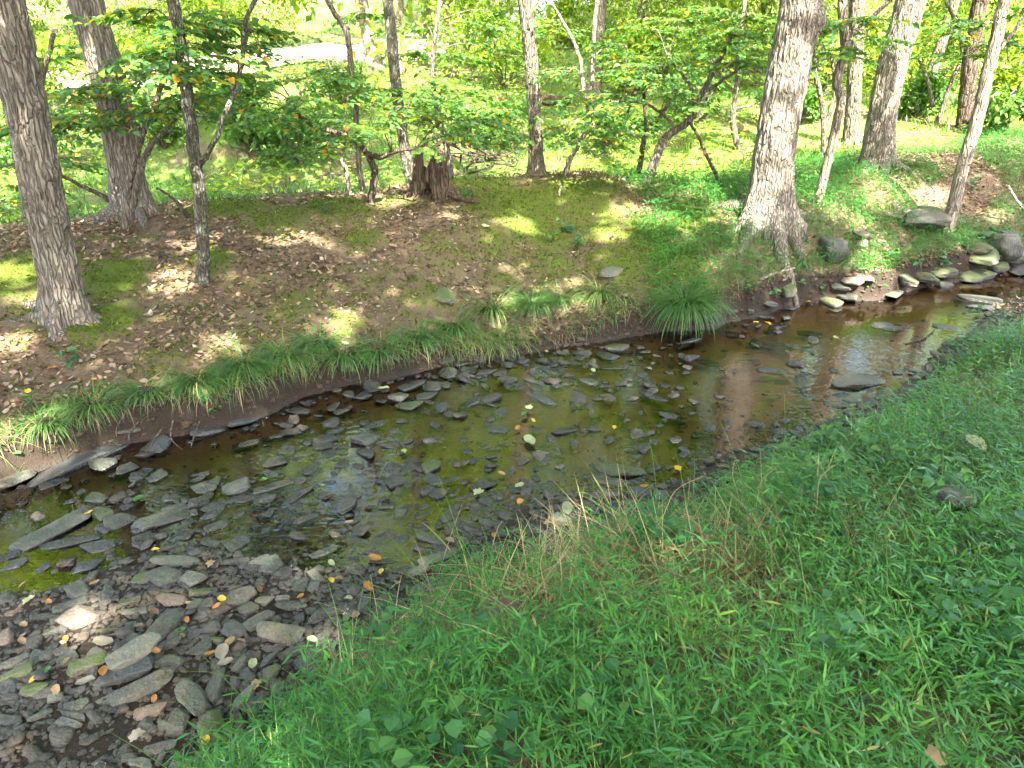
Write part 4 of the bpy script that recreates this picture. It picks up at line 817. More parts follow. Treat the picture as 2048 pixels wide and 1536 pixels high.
sapling('thin dark sapling between second oak and brown trunk', [([(1880, 225), (1900, 170), (1925, 110), (1910, 40), (1890, 0)], 12, 9, 6), ([(1865, 210), (1855, 160), (1835, 115)], 12, 8, 4)], [(1860,110,12,.6),(1900,60,12,.7),(1930,40,12,.7),(1870,30,12.5,.8)], M['bark'], lsize=.085)
sapling('young tree in the upper left corner behind the leaning oak', [([(40, 430), (60, 300), (80, 180), (110, 60)], 8.5, 14, 8)], [(60,170,8.4,.6),(100,260,8.2,.6),(40,260,8.4,.6),(120,330,8.0,.5),(90,120,8.6,.6),(150,110,8.6,.5),(60,380,8.2,.5),(30,330,8.4,.5),(140,200,8.2,.5)], M['bark'], lsize=.09, autumn=.12)

# leafy shrubs on the sunlit slope
SHR = [(330,150,'low shrub on the slope behind the lichen sapling'),(520,120,'leafy shrub just left of the bright track'),(930,130,'bush on the slope left of the central tree'),(1010,180,'small bush right behind the central trunk'),(1240,190,'bush behind the shrub right of centre'),(1330,170,'bush on the slope behind the leaning shrub'),(1440,180,'bush on the slope left of the sunlit oak'),(1640,180,'bush between the two large oaks'),(1850,150,'bush right of the second large oak'),(1960,170,'bush behind the pale leaning sapling'),(2030,220,'bush at the right edge of the slope'),(120,230,'bush behind the leaning oak at left'),(230,180,'bush behind the stout left trunk'),(420,90,'bush high on the slope at upper left'),(1120,130,'bush on the slope below the reddish trunk'),(1560,150,'bush behind the sunlit oak'),(1760,160,'bush behind the second large oak'),(60,110,'bush in the upper left corner'),(1200,90,'high bush above the shrub right of centre'),(1400,90,'high bush left of the sunlit oak, far back'),(1900,90,'high bush near the upper right corner'),(300,60,'high bush at upper left behind the sapling tops')]
SHR2 = [(470,262,'round green bush on the mound behind the lichen sapling'),(520,300,'low bush in the hollow left of the crooked sapling'),(600,330,'low bush in the hollow behind the crooked sapling'),(330,300,'bush in the hollow right of the stout left trunk'),(70,330,'bush behind the leaning oak near the left edge'),(950,290,'dense bush beside the brush pile'),(1010,300,'low bush left of the central trunk foot'),(1210,300,'low bush behind the crooked thin shrub'),(1390,250,'low bush behind the leaning forked shrub'),(1590,250,'low bush behind the sunlit oak, to its right'),(1830,235,'low bush right of the second large oak'),(1990,270,'low bush at the right edge below the slope'),(660,240,'bush in the hollow behind the sprays left of centre'),(860,250,'bush behind the rotten stump')]
for px, py, lab in SHR + SHR2:
    g = hit(px, max(py, 112))
    if g is None or g[1] > 40: g = unp(px, 100, y=30.); g[2] = hz(g[0], g[1])
    root = tuple(g); t = thing('shrub', root, lab, 'shrub', 'shrubs on the sunlit slope'); sz = random.uniform(.8, 1.5) * (.6 + g[1] * .028) * (1 if py < 235 else .42)
    cc = [g + np.array([random.gauss(0, .55) * sz, random.gauss(0, .55) * sz, random.uniform(.35, 1.5) * sz]) for _ in range(11)]
    tb = Tubes(); limbs(tb, g + [0, 0, .02], cc, .02); me = tb.mesh('stems'); me.transform(Matrix.Translation(-Vector(root))); ob('stems', me, M['bark'], parent=t)
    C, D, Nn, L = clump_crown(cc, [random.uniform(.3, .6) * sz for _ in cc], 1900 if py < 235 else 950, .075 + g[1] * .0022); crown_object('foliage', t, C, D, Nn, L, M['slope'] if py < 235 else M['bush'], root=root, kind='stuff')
print('trees ok')

# ------------------------------------------------------------------ ground cover
def in_view(x, y, pad=.4): return np.abs(x) < y * .80 + .55 + pad
def stilt_cover(name, x, y, z, hs, label, lens=(.028, .060), tint0=None, m='stilt', nleaf=6):
    """sprawling stems with narrow alternate leaves"""
    n = len(x); az = RNG.uniform(0, 6.28, n); ln = RNG.uniform(.25, 1.0, n); h = RNG.uniform(.5, 1.15, n) * hs
    top = np.column_stack([x + np.cos(az) * ln * h * .8, y + np.sin(az) * ln * h * .8, z + h]); B = np.column_stack([x, y, z - .01])
    Vs = []; Qs = []; Ts = []; tn = []; off = 0
    base_t = (fbm(x * 1.8, y * 1.8, 51) - .5) * .9 + .47 if tint0 is None else tint0
    for k in range(nleaf):
        f = .22 + .78 * (k + RNG.uniform(0, .6, n)) / nleaf; f = np.minimum(f, 1.0)[:, None]
        c = B + (top - B) * f; c[:, 2] += (np.sin(f[:, 0] * 3.14) * .10 * h)
        la = az + (1 if k % 2 else -1) * RNG.uniform(.5, 1.5, n)
        D = np.column_stack([np.cos(la), np.sin(la), RNG.uniform(-.10, .75, n)]); Nn = np.column_stack([RNG.normal(0, .3, n) - np.cos(la) * .2, RNG.normal(0, .3, n) - np.sin(la) * .2, np.ones(n)])
        L = RNG.uniform(*lens, n); V, Q, T, kk = leaf_strip(c, D, Nn, L, L * RNG.uniform(.11, .17, n), RNG.uniform(.05, .4, n))
        Vs.append(V); Qs.append(Q + off); Ts.append(T + off); off += len(V)
        t_ = np.clip(base_t + RNG.normal(0, .16, n), 0, .92); t_ = np.where(RNG.uniform(size=n) < .012, 1.0, t_); tn.append(rep(t_, kk))
    V, Q, T, kk = arcs(B, top - B, np.linalg.norm(top - B, axis=1), np.full(n, .0032), np.full(n, .5), 2)
    Vs.append(V); Qs.append(Q + off); Ts.append(T + off); tn.append(rep(np.full(n, .84), kk))
    return ob(name, mk_mesh(name, np.vstack(Vs), np.vstack(Qs), np.vstack(Ts), smooth=False, tint=np.concatenate(tn)), M[m], label=label, cat='grass', kind='stuff')
# near bank
n = 225000; x = RNG.uniform(-1.5, 6.0, n); y = RNG.uniform(-.1, 7.6, n); h, sF, sN, sG = land(x, y, True); d = np.hypot(x, y)
pr = sm((sG + .02) / .22) * np.where(in_view(x, y), 1.0, .45 * in_view(x, y, 2.0)) * np.clip((2.3 / np.maximum(d, 1.6)) ** 1.1, 0, 1) * (.22 + .78 * sm((fbm(x * 2.6, y * 2.6, 61) - .34) / .2))
# a thinner patch of straw and creeping leaves beside the mossy slab
pz = hit(1290, 1130); patch = np.exp(-(((x - pz[0]) / .62) ** 2 + ((y - pz[1]) / .36) ** 2)); pr = pr * (1 - .93 * patch)
k = (RNG.uniform(size=n) < pr * .54); x, y, h, sG = x[k], y[k], h[k], sG[k]
hs = .10 + .16 * sm(sG / .5) * (.6 + .8 * vn(x * 1.5, y * 1.5, 77))
stilt_cover('grass', x, y, h, hs, 'thick sprawling green grass with narrow leaves covering the near bank')
print('near stems', len(x))
# long thin seed stalks over the near grass
n = 2800; x = RNG.uniform(-.9, 4.5, n); y = RNG.uniform(1.0, 5.6, n); h, sF, sN, sG = land(x, y, True); k = (sG > .1) & in_view(x, y); x, y, h = x[k], y[k], h[k]; n = len(x)
a = RNG.uniform(0, 6.28, n); V, Q, T, kk = arcs(np.column_stack([x, y, h]), np.column_stack([np.cos(a) * .6, np.sin(a) * .6, np.ones(n)]), RNG.uniform(.25, .55, n), np.full(n, .0042), RNG.uniform(.3, 1.5, n), 4)
ob('grass_stalks', mk_mesh('grass_stalks', V, Q, T, tint=rep(RNG.uniform(.4, .88, n), kk)), M['grass'], label='thin pale green seed stalks arching over the near grass', cat='grass', kind='stuff')
# straw patch
n = 1900; x = pz[0] + .12 + RNG.normal(0, .42, n); y = pz[1] + RNG.normal(0, .22, n); h, sF, sN, sG = land(x, y, True); k = sG > -.02; x, y, h = x[k], y[k], h[k]; n = len(x); a = RNG.uniform(0, 6.28, n)
V, Q, T, kk = arcs(np.column_stack([x, y, h]), np.column_stack([np.cos(a), np.sin(a), RNG.uniform(.2, 2.0, n)]), RNG.uniform(.14, .44, n), RNG.uniform(.0025, .0055, n), RNG.uniform(.2, 1.9, n), 4)
ob('dry_straw', mk_mesh('dry_straw', V, Q, T, tint=rep(RNG.uniform(0, 1, n), kk)), M['straw'], label='patch of dry tan straw at the grass edge near the mossy slab', cat='straw', kind='stuff')
# round creeping leaves at the grass edge
def round_leaves(name, x, y, z, label, size=(.016, .034), lift=(.02, .10)):
    n = len(x); a = RNG.uniform(0, 6.28, n); C = np.column_stack([x, y, z + RNG.uniform(*lift, n)]); L = RNG.uniform(*size, n)
    V, Q, T, k = leaf_cards(C, np.column_stack([np.cos(a), np.sin(a), RNG.uniform(-.2, .3, n)]), np.column_stack([RNG.normal(0, .25, n), RNG.normal(0, .25, n), np.ones(n)]), L, L * .95, True, .1, .1)
    ob(name, mk_mesh(name, V, Q, T, smooth=False, tint=rep(RNG.uniform(0, .9, n), k)), M['herb'], label=label, cat='ground cover', kind='stuff')
n = 16000; x = RNG.uniform(-1.1, 5, n); y = RNG.uniform(1.0, 6.5, n); h, sF, sN, sG = land(x, y, True)
pe = np.exp(-(((x - pz[0]) / .8) ** 2 + ((y - pz[1]) / .4) ** 2)); k = (RNG.uniform(size=n) < np.maximum(sm((.35 - sG) / .3) * .35, pe * .9) * (sG > -.04) * (fbm(x * 2.5, y * 2.5, 88) > .42)); x, y, h = x[k], y[k], h[k]
round_leaves('creeping_plants', x, y, h, 'small round creeping leaves along the edge of the near grass')
ncl = 70; wx_ = RNG.uniform(-.7, 4.2, ncl); wy_ = RNG.uniform(1.15, 5.2, ncl); h, sF, sN, sG = land(wx_, wy_, True); k = (sG > .12) & in_view(wx_, wy_, 0); wx_, wy_ = wx_[k], wy_[k]; pk = RNG.integers(0, len(wx_), 1500)
x = wx_[pk] + RNG.normal(0, .07, 1500); y = wy_[pk] + RNG.normal(0, .07, 1500)
round_leaves('broad_weeds', x, y, land(x, y), 'clumps of broader leaved weeds growing through the near grass', (.025, .055), (.06, .24))
# far bank
n = 100000; x = RNG.uniform(-6, 8, n); y = RNG.uniform(3, 11, n); h, sF, sN, sG = land(x, y, True); nz = fbm(x * 1.6, y * 1.6, 91)
edge = np.exp(-((sF - .22) / .22) ** 2) * (.35 + .65 * sm((vn(x * 1.6, y * 1.6, 33) - .25) / .3)); right = sm((x - .9) / .6) * sm((sF - .02) / .1) * (1 - sm((sF - 2.0) / 1)) * sm((nz - .30) / .14)
pr = np.maximum(edge * .9 * (1 - .7 * np.exp(-((x - .1) / .7) ** 2)), right); k = (RNG.uniform(size=n) < pr * np.where(x > 1.15, .72, .40)) & (sF > .02) & in_view(x, y) & (sF < 3)
xx, yy, hh_, nzz = x[k], y[k], h[k], nz[k]; rt = xx > 1.15
stilt_cover('bank_grass', xx[rt], yy[rt], hh_[rt], np.full(rt.sum(), .20), 'lush green grass over the mound round the sunlit oak', (.05, .09), (nzz[rt] - .3) * .8 + .12, nleaf=4)
# tufts hanging over the far bank edge and thin blades all over the bank
xl, yl, hl = xx[~rt], yy[~rt], hh_[~rt]
sp = RNG.uniform(size=n) < ((.16 * sm((nz - .46) / .12) + .22 * np.exp(-((sF - .5) / .55) ** 2) * sm((vn(x * 2.2, y * 2.2, 39) - .35) / .25) + .22 * np.exp(-((x - .9) / .9) ** 2) * (sF < 2.6) * sm((vn(x * 2, y * 2, 49) - .3) / .3)) * (sF > .3) * (sF < 3.2) * in_view(x, y)); xl = np.concatenate([xl, x[sp]]); yl = np.concatenate([yl, y[sp]]); hl = np.concatenate([hl, h[sp]])
xl = np.repeat(xl, 2) + RNG.normal(0, .03, 2 * len(xl)); yl = np.repeat(yl, 2) + RNG.normal(0, .03, 2 * len(yl)); hl = land(xl, yl); n2 = len(xl); a = RNG.normal(-1.2, 1.3, n2)
V, Q, T, kk = arcs(np.column_stack([xl, yl, hl - .01]), np.column_stack([np.cos(a) * .7, np.sin(a) * .7, RNG.uniform(.5, 1.5, n2)]), RNG.uniform(.06, .19, n2), RNG.uniform(.0025, .005, n2), RNG.uniform(.5, 2.3, n2), 3)
ob('bank_tufts', mk_mesh('bank_tufts', V, Q, T, tint=rep(np.clip(RNG.normal(.38, .28, n2), 0, 1), kk)), M['grass'], label='thin grass fringing the left far bank above the water', cat='grass', kind='stuff')
# long straw and green blades hanging over the lip of the far bank
n2 = 13000; u = RNG.uniform(0, 1, n2); ex = -3.2 + 4.4 * u; ey = np.interp(ex, FAR[:, 0], FAR[:, 1]); ex = ex - .35 * RNG.uniform(.12, .75, n2); ey = ey + RNG.uniform(.01, .27, n2); cl = sm((vn(ex * 2.6, ey * 1.3, 71) - .34) / .25) * (.35 + .65 * sm((vn(ex * 7, ey * 4, 72) - .3) / .3))
k = RNG.uniform(size=n2) < cl * (1 - .85 * np.exp(-((ex - .35) / .45) ** 2)); ex, ey = ex[k], ey[k]; n2 = len(ex); a = RNG.normal(-1.15, 1.0, n2); eh = land(ex, ey)
V, Q, T, kk = arcs(np.column_stack([ex, ey, eh - .01]), np.column_stack([np.cos(a), np.sin(a), RNG.uniform(.3, 1.6, n2)]), RNG.uniform(.10, .36, n2) * (.45 + .9 * vn(ex * 5, ey * 3, 83)), RNG.uniform(.003, .006, n2), RNG.uniform(1.0, 3.0, n2), 3)
ob('bank_fringe', mk_mesh('bank_fringe', V, Q, T, tint=rep(np.clip(RNG.normal(.62, .32, n2), 0, 1), kk)), M['sedge'], label='long green and straw blades hanging over the lip of the far bank', cat='grass', kind='stuff')
# crumbs of soil and root ends sticking out of the bank face
n2 = 3000; ex = RNG.uniform(-3.4, 6.0, n2); eo = RNG.uniform(-.03, .17, n2); ey = np.interp(ex, FAR[:, 0], FAR[:, 1]) + eo * .93; ex = ex - eo * .37; s_ = np.clip(RNG.lognormal(math.log(.020), .5, n2), .008, .06)
scatter_stuff('bank_soil', np.column_stack([ex, ey, land(ex, ey) + s_ * .05]), s_, PEB1, M['clod'], 'crumbling dark soil clods on the cut face of the far bank', 'soil', flat=.9)
n2 = 900; ex = RNG.uniform(-3.3, 2.2, n2); eo = RNG.uniform(.05, .16, n2); ey = np.interp(ex, FAR[:, 0], FAR[:, 1]) + eo * .93; ex = ex - eo * .37; a = RNG.normal(-1.2, .7, n2)
V, Q, T, kk = arcs(np.column_stack([ex, ey, land(ex, ey)]), np.column_stack([np.cos(a), np.sin(a), RNG.uniform(-.2, .5, n2)]), RNG.uniform(.06, .2, n2), RNG.uniform(.002, .0045, n2), RNG.uniform(.6, 2.0, n2), 4)
ob('root_fibres', mk_mesh('root_fibres', V, Q, T, tint=rep(RNG.uniform(.2, .9, n2), kk)), M['litter'], label='fine brown root fibres hanging from the cut face of the far bank', cat='roots', kind='stuff')
# the moss itself, as short pile
n2 = 240000; mx_ = RNG.uniform(-6, 6, n2); my_ = RNG.uniform(3.6, 10.5, n2); ms = moss_at(mx_, my_) + (fbm(mx_ * 9, my_ * 9, 3) - .5) * 1.2; k = (ms > .45) & in_view(mx_, my_, 0) & (RNG.uniform(size=n2) < np.clip(6 / my_, 0, 1)); mx_, my_ = mx_[k], my_[k]; n2 = len(mx_); mh = land(mx_, my_) + .03 * sm((moss_at(mx_, my_) - .35) / .4) * (.5 + vn(mx_ * 6, my_ * 6, 21))
a = RNG.uniform(0, 6.28, n2); s2 = RNG.uniform(.008, .02, n2); cs, sn = np.cos(a) * s2, np.sin(a) * s2; z0 = np.zeros(n2); Bm = np.column_stack([mx_, my_, mh - .003])
V = np.stack([Bm + np.column_stack([cs, sn, z0]) * .6, Bm - np.column_stack([cs, sn, z0]) * .6, Bm + np.column_stack([sn * .8, cs * .8, s2 * RNG.uniform(.5, 1.3, n2)])], 1).reshape(-1, 3)
ob('moss', mk_mesh('moss', V, tris=np.arange(n2 * 3).reshape(-1, 3), smooth=False, tint=rep(RNG.uniform(0, 1, n2), 3)), M['moss'], label='short bright moss cushions over the far bank', cat='moss', kind='stuff')
# meadow behind the bank
n = 160000; y = 7.0 + 33 * RNG.uniform(size=n) ** 1.7; x = (RNG.uniform(-1, 1, n)) * (y * .82 + 1.5); h, sF, sN, sG = land(x, y, True); Lr = np.interp(x, [-4, -1, .8, 1.8, 2.6, 4, 6], [2.7, 2.8, 2.8, 1.8, 1.0, 1.5, 1.9])
nz = fbm(x * .55, y * .55, 19); k = (sF > Lr + .5) & (RNG.uniform(size=n) < .55 * sm((nz - .28) / .22) * np.clip((sF - Lr) / 1.2, 0, 1)); k &= ~((x > 4.8) & (y < 13) & (nz < .52)); k &= np.min(np.hypot(x[:, None] - pc[::3, 0], y[:, None] - pc[::3, 1]), axis=1) > 2.5
x, y, h, nz = x[k], y[k], h[k], nz[k]; n = len(x); a = RNG.uniform(0, 6.28, n); sc_ = .6 + y * .045
V, Q, T, kk = arcs(np.column_stack([x, y, h - .01]), np.column_stack([np.cos(a) * .6, np.sin(a) * .6, RNG.uniform(.5, 1.6, n)]), RNG.uniform(.10, .24, n) * sc_, RNG.uniform(.008, .016, n) * sc_, RNG.uniform(.3, 1.4, n), 2)
ob('meadow_grass', mk_mesh('meadow_grass', V, Q, T, smooth=False, tint=rep(np.clip((nz - .3) * 1.2 + RNG.normal(.1, .2, n) - .45 * (1 - sm((y - 12) / 7)) * sm((2 - x) / 3), 0, 1), kk)), M['meadow'], label='bright sunlit grass and weeds covering the slope behind the bank', cat='grass', kind='stuff')  # blades in the left hollow tinted darker, shade put into their colour
print('meadow', n)
# tall weeds and bare leafy patches on the slope
n2 = 30000; y = 8.5 + 24 * RNG.uniform(size=n2) ** 1.5; x = RNG.uniform(-1, 1, n2) * (y * .82 + 1.2); h, sF, sN, sG = land(x, y, True); Lr = np.interp(x, [-4, -1, .8, 1.8, 2.6, 4, 6], [2.7, 2.8, 2.8, 1.8, 1.0, 1.5, 1.9])
wz = fbm(x * .8, y * .8, 27); k = (sF > Lr + .8) & (RNG.uniform(size=n2) < sm((wz - .45) / .12)) & (np.min(np.hypot(x[:, None] - pc[::3, 0], y[:, None] - pc[::3, 1]), axis=1) > 2.6); x, y, h, wz = x[k], y[k], h[k], wz[k]; n2 = len(x); sc_ = .7 + y * .04
C = np.column_stack([x, y, h + RNG.uniform(.03, .42, n2) * sc_ * sm((wz - .4) / .25)]); a = RNG.uniform(0, 6.28, n2); L = RNG.uniform(.05, .12, n2) * sc_
V, Q, T, kk = leaf_cards(C, np.column_stack([np.cos(a), np.sin(a), RNG.uniform(-.4, .5, n2)]), rdir(n2) * .6 + [0, -.2, 1], L, L * RNG.uniform(.3, .7, n2), False, .2)
ob('weeds', mk_mesh('weeds', V, Q, T, smooth=False, tint=rep(RNG.uniform(0, .97, n2), kk)), M['slope'], label='leafy weeds growing over the sunlit slope', cat='weeds', kind='stuff')
n2 = 26000; y = 9.5 + 26 * RNG.uniform(size=n2) ** 1.3; x = RNG.uniform(-1, 1, n2) * (y * .82 + 1.2); h = land(x, y); wz = fbm(x * .5, y * .5, 63); k = RNG.uniform(size=n2) < sm((wz - .52) / .10) * sm((y - 13) / 5); x, y, h = x[k], y[k], h[k]; n2 = len(x); a = RNG.uniform(0, 6.28, n2); L = RNG.uniform(.06, .13, n2) * (.6 + y * .035)
V, Q, T, kk = leaf_cards(np.column_stack([x, y, h + RNG.uniform(.02, .10, n2)]), np.column_stack([np.cos(a), np.sin(a), RNG.normal(0, .25, n2)]), rdir(n2) * .5 + [0, 0, 1], L, L * .6, False, -.1)
ob('slope_litter', mk_mesh('slope_litter', V, Q, T, smooth=False, tint=rep(RNG.uniform(.3, 1, n2), kk)), M['litter'], label='pale dry leaves lying in patches on the sunlit slope', cat='leaf litter', kind='stuff')
# leaf litter
n = 330000; x = RNG.uniform(-6.4, 8.5, n); y = RNG.uniform(3.0, 12.5, n); h, sF, sN, sG = land(x, y, True); Lr = np.interp(x, [-4, -1, .8, 1.8, 2.6, 4, 6], [2.7, 2.8, 2.8, 1.8, 1.0, 1.5, 1.9])
ms = moss_at(x, y); nz = fbm(x * 1.3, y * 1.3, 14); pr = (1 - .80 * sm((ms - .35) / .4)) * (.30 + .7 * sm((nz - .38) / .15)) * (sF > .12) * (1 - .96 * sm((sF - Lr - .3) / .8)) * in_view(x, y)
pr = np.where((x > 4.4) & (sF < 5.5), np.maximum(pr, .35), pr); pr = np.where((x > 1.1) & (x < 3.4) & (sF < 1.1), pr * .25, pr)
k = RNG.uniform(size=n) < pr * .62 * np.clip(6.5 / np.maximum(y, 4), 0, 1); x, y, h = x[k], y[k], h[k]; n = len(x); a = RNG.uniform(0, 6.28, n)
L = RNG.uniform(.020, .056, n); C = np.column_stack([x, y, h + RNG.uniform(.002, .022, n)]); Nn = np.column_stack([RNG.normal(0, .5, n), RNG.normal(0, .5, n), np.ones(n)])
V, Q, T, kk = leaf_strip(C, np.column_stack([np.cos(a), np.sin(a), RNG.normal(0, .25, n)]), Nn, L, L * RNG.uniform(.35, .75, n), RNG.normal(-.1, .25, n))
ob('leaf_litter', mk_mesh('leaf_litter', V, Q, T, smooth=False, tint=rep(RNG.uniform(0, 1, n), kk)), M['litter'], label='brown dead leaves lying thick over the far bank', cat='leaf litter', kind='stuff')
print('litter', n)
# litter and twigs on the gravel and in the near grass
n = 1500; x = RNG.uniform(-2.4, 4.2, n); y = RNG.uniform(1.1, 5.5, n); h, sF, sN, sG = land(x, y, True); k = (sN > -.05) & in_view(x, y) & (RNG.uniform(size=n) < np.where(sG > 0, .8, .22)); x, y, h = x[k], y[k], h[k]; n = len(x); a = RNG.uniform(0, 6.28, n); L = RNG.uniform(.02, .06, n)
V, Q, T, kk = leaf_cards(np.column_stack([x, y, h + RNG.uniform(.01, .04, n)]), np.column_stack([np.cos(a), np.sin(a), RNG.normal(0, .2, n)]), np.column_stack([RNG.normal(0, .4, n), RNG.normal(0, .4, n), np.ones(n)]), L, L * RNG.uniform(.4, .7, n), True, -.15, .3)
ob('near_litter', mk_mesh('near_litter', V, Q, T, smooth=False, tint=rep(RNG.uniform(0, 1, n), kk)), M['litter'], label='scattered dead leaves and bits on the gravel and under the near grass', cat='leaf litter', kind='stuff')

# ------------------------------------------------------------------ sedge tussocks
TUS = [(1368,618,.56,620,-.02,'large dark green sedge tussock drooping over the water below the mound'),(1200,590,.42,260,.22,'yellowish sedge tussock left of the large dark one'),(1065,612,.42,260,.05,'sedge tussock with straw tips left of the yellowish one'),(985,622,.42,260,.12,'sedge tussock with drooping straw blades near the cove'),(905,655,.34,200,.0,'green sedge tuft on the middle of the far bank edge'),(835,680,.34,220,.0,'sedge tuft hanging over the gravel spit'),(760,705,.34,220,.05,'sedge tuft above the small rounded stones'),(690,715,.34,220,.05,'sedge tuft where the far bank turns left'),(570,715,.34,240,.0,'wide sedge tuft hanging over the muddy bank'),(490,735,.32,220,.05,'sedge tuft above the dark bank slabs'),(395,765,.28,180,.05,'sedge tuft left of the dark bank slabs'),(300,785,.28,180,.05,'short sedge tuft above the exposed bank roots'),(190,815,.28,170,.1,'sedge tuft above the dark leaning boulder'),(95,850,.28,170,.12,'sunlit sedge tuft at the left end of the bank'),(640,690,.30,180,.05,'small sedge tuft between two wider ones on the left bank'),(1120,600,.30,160,.1,'small sedge tuft between the yellowish and straw ones')]
for px, py, ln, nb, tb_, lab in TUS:
    g = hit(px, py); root = tuple(g); t = thing('sedge_tussock', root, lab, 'sedge', 'sedges along the far bank edge'); nb = int(nb * random.uniform(.7, 1.3)); ln *= random.uniform(.85, 1.0)
    a = RNG.normal(-1.5, 1.5, nb); r_ = RNG.uniform(0, .10, nb); B = np.column_stack([np.cos(a) * r_, np.sin(a) * r_, np.zeros(nb)])
    V, Q, T, kk = arcs(B, np.column_stack([np.cos(a) * .75, np.sin(a) * .75, RNG.uniform(.5, 1.9, nb)]), RNG.uniform(.5, 1.1, nb) * ln, RNG.uniform(.004, .008, nb), RNG.uniform(1.0, 2.7, nb), 5)
    ob('blades', mk_mesh('blades', V, Q, T, tint=rep(np.clip(RNG.normal(.34 + tb_, .24, nb), 0, 1), kk)), M['sedge'], parent=t, kind='stuff')
    mc = []
    P, F = stone_shape(77, 2, 8, 3, .05); me = mk_mesh('root_mass', P * [.22, .2, .12] + [0, 0, -.02], tris=F); ob('root_mass', me, M['darkbark'], parent=t)

# ------------------------------------------------------------------ broad leaved herbs, each with its leaves
HERB = [(1540,600,.07,14,'dark glossy leaved plant at the water below the tall bank boulder'),(1500,585,.06,12,'round leaved plant left of the glossy one on the right far shore'),(1590,585,.07,12,'broad leaved plant right of the glossy one on the shore'),(1640,590,.06,9,'small broad leaved plant beside the pink shore stones'),(1735,580,.07,12,'sunlit bright leafy plant at the right far waterline'),(1830,545,.08,14,'leafy plant in front of the right rock pile'),(1880,540,.08,12,'dark leafy plant at the foot of the lichen covered boulder'),(1790,540,.08,14,'leafy plant left of the rock pile'),(1130,470,.09,14,'tall leafy plant on the middle of the far bank'),(1150,500,.09,12,'second tall leafy plant lower on the far bank'),(1100,490,.08,10,'small leafy plant left of the tall ones on the bank'),(870,400,.09,8,'big leaved seedling right in front of the stump'),(930,400,.09,7,'broad seedling right of the stump foot'),(815,372,.08,7,'young leaves against the left side of the stump'),(400,815,.06,14,'bright leafy plant drooping over the left bank slabs'),(430,835,.05,12,'small leafy plant at the water under the left bank'),(130,650,.06,9,'low leaves at the foot of the left oak'),(60,815,.06,8,'round leaves at the left edge of the bank'),(150,745,.07,9,'grassy leaved plant on the left bank'),(1945,380,.10,14,'fern like plant on the slope at right'),(1900,430,.10,16,'leafy weeds hanging over the right bank'),(1960,630,.07,12,'leaves at the right end of the near grass'),(1900,700,.06,10,'upright leafy plant at the near edge by the right water'),(1870,1000,.05,8,'broad leaves standing in the right grass'),(700,1270,.04,10,'small plant with tiny white flowers at gravel edge'),(950,1150,.045,10,'low leafy plant at the tip of the near grass'),(1700,1320,.05,9,'clover like leaves showing in the lower right grass'),(900,470,.07,8,'seedling on the leaf litter in mid bank'),(650,430,.07,8,'seedling on the moss below the crooked sapling')]
for px, py, sz, nl, lab in HERB:
    g = hit(px, py); sz *= .85; root = tuple(g); t = thing('leafy_plant', root, lab, 'plant', 'broad leaved plants'); tb = Tubes(); C = []; D = []; Nn = []
    for k in range(max(2, nl // 5)):
        a = random.uniform(0, 6.28); hgt = sz * random.uniform(1.4, 2.8); tip = np.array([math.cos(a) * hgt * .4, math.sin(a) * hgt * .4, hgt]); tb.add(np.linspace([0, 0, -.01], tip, 4), [.003, .003, .002, .0015], 4)
        for q in range(5):
            f = random.uniform(.35, 1); aa = random.uniform(0, 6.28); C.append(tip * f + np.array(root)); D.append([math.cos(aa), math.sin(aa), random.uniform(-.1, .5)]); Nn.append([random.gauss(0, .3), random.gauss(0, .3) - .25, 1])
    ob('stem', tb.mesh('stem'), M['grass'], parent=t); leaf_objs(t, np.array(C), np.array(D), np.array(Nn), RNG.uniform(.7, 1.2, len(C)) * sz, HERBV, root)
    if 'white flowers' in lab:
        n = 14; C = RNG.normal(0, .012, (n, 3)) + [0, 0, .12]; V, Q, T, kk = leaf_cards(C, rdir(n), rdir(n) + [0, 0, 1], np.full(n, .006), np.full(n, .005), False); m_, t_ = mat('white_petal'); out(t_, principled(t_, (.45, .47, .40))); ob('flower_head', mk_mesh('flower_head', V, Q), m_, parent=t)

# ------------------------------------------------------------------ fallen leaves one can pick out
def leaf_shape(lobed, seed):
    r = np.random.default_rng(seed); n = 28; th = np.linspace(0, 2 * np.pi, n, endpoint=False)
    if lobed: rad = (.5 / np.sqrt(np.cos(th) ** 2 + (np.sin(th) / .72) ** 2)) * (.86 + .13 * np.cos(7 * th)) + .015 * r.normal(size=n)
    else: rad = .5 / np.sqrt(np.cos(th) ** 2 + (np.sin(th) / .58) ** 2) * (1 + .05 * np.cos(9 * th)) + .05 * (np.abs(th - np.pi) < .15)
    P = np.column_stack([rad * np.cos(th), rad * np.sin(th), np.zeros(n)]); inner = P * .5
    def zz(p): return .30 * np.abs(p[:, 1]) * r.uniform(.4, 1.3) + .22 * (p[:, 0] ** 2) * r.uniform(-1, 1.2) + .05 * np.sin(7 * p[:, 0] + seed)
    V = np.vstack([P, inner, [[0, 0, 0]]]); V[:, 2] = zz(V); up = len(V)
    Q = [[a, (a + 1) % n, n + (a + 1) % n, n + a] for a in range(n)]; T = [[n + a, n + (a + 1) % n, 2 * n] for a in range(n)]
    return mk_mesh('fallen_leaf', V, Q, T)
LM = {}
def leaf_me(c, k):
    if (c, k) not in LM: me = leaf_shape(k > 3, 40 + k); me.materials.append(M['fl_' + c]); LM[(c, k)] = me
    return LM[(c, k)]
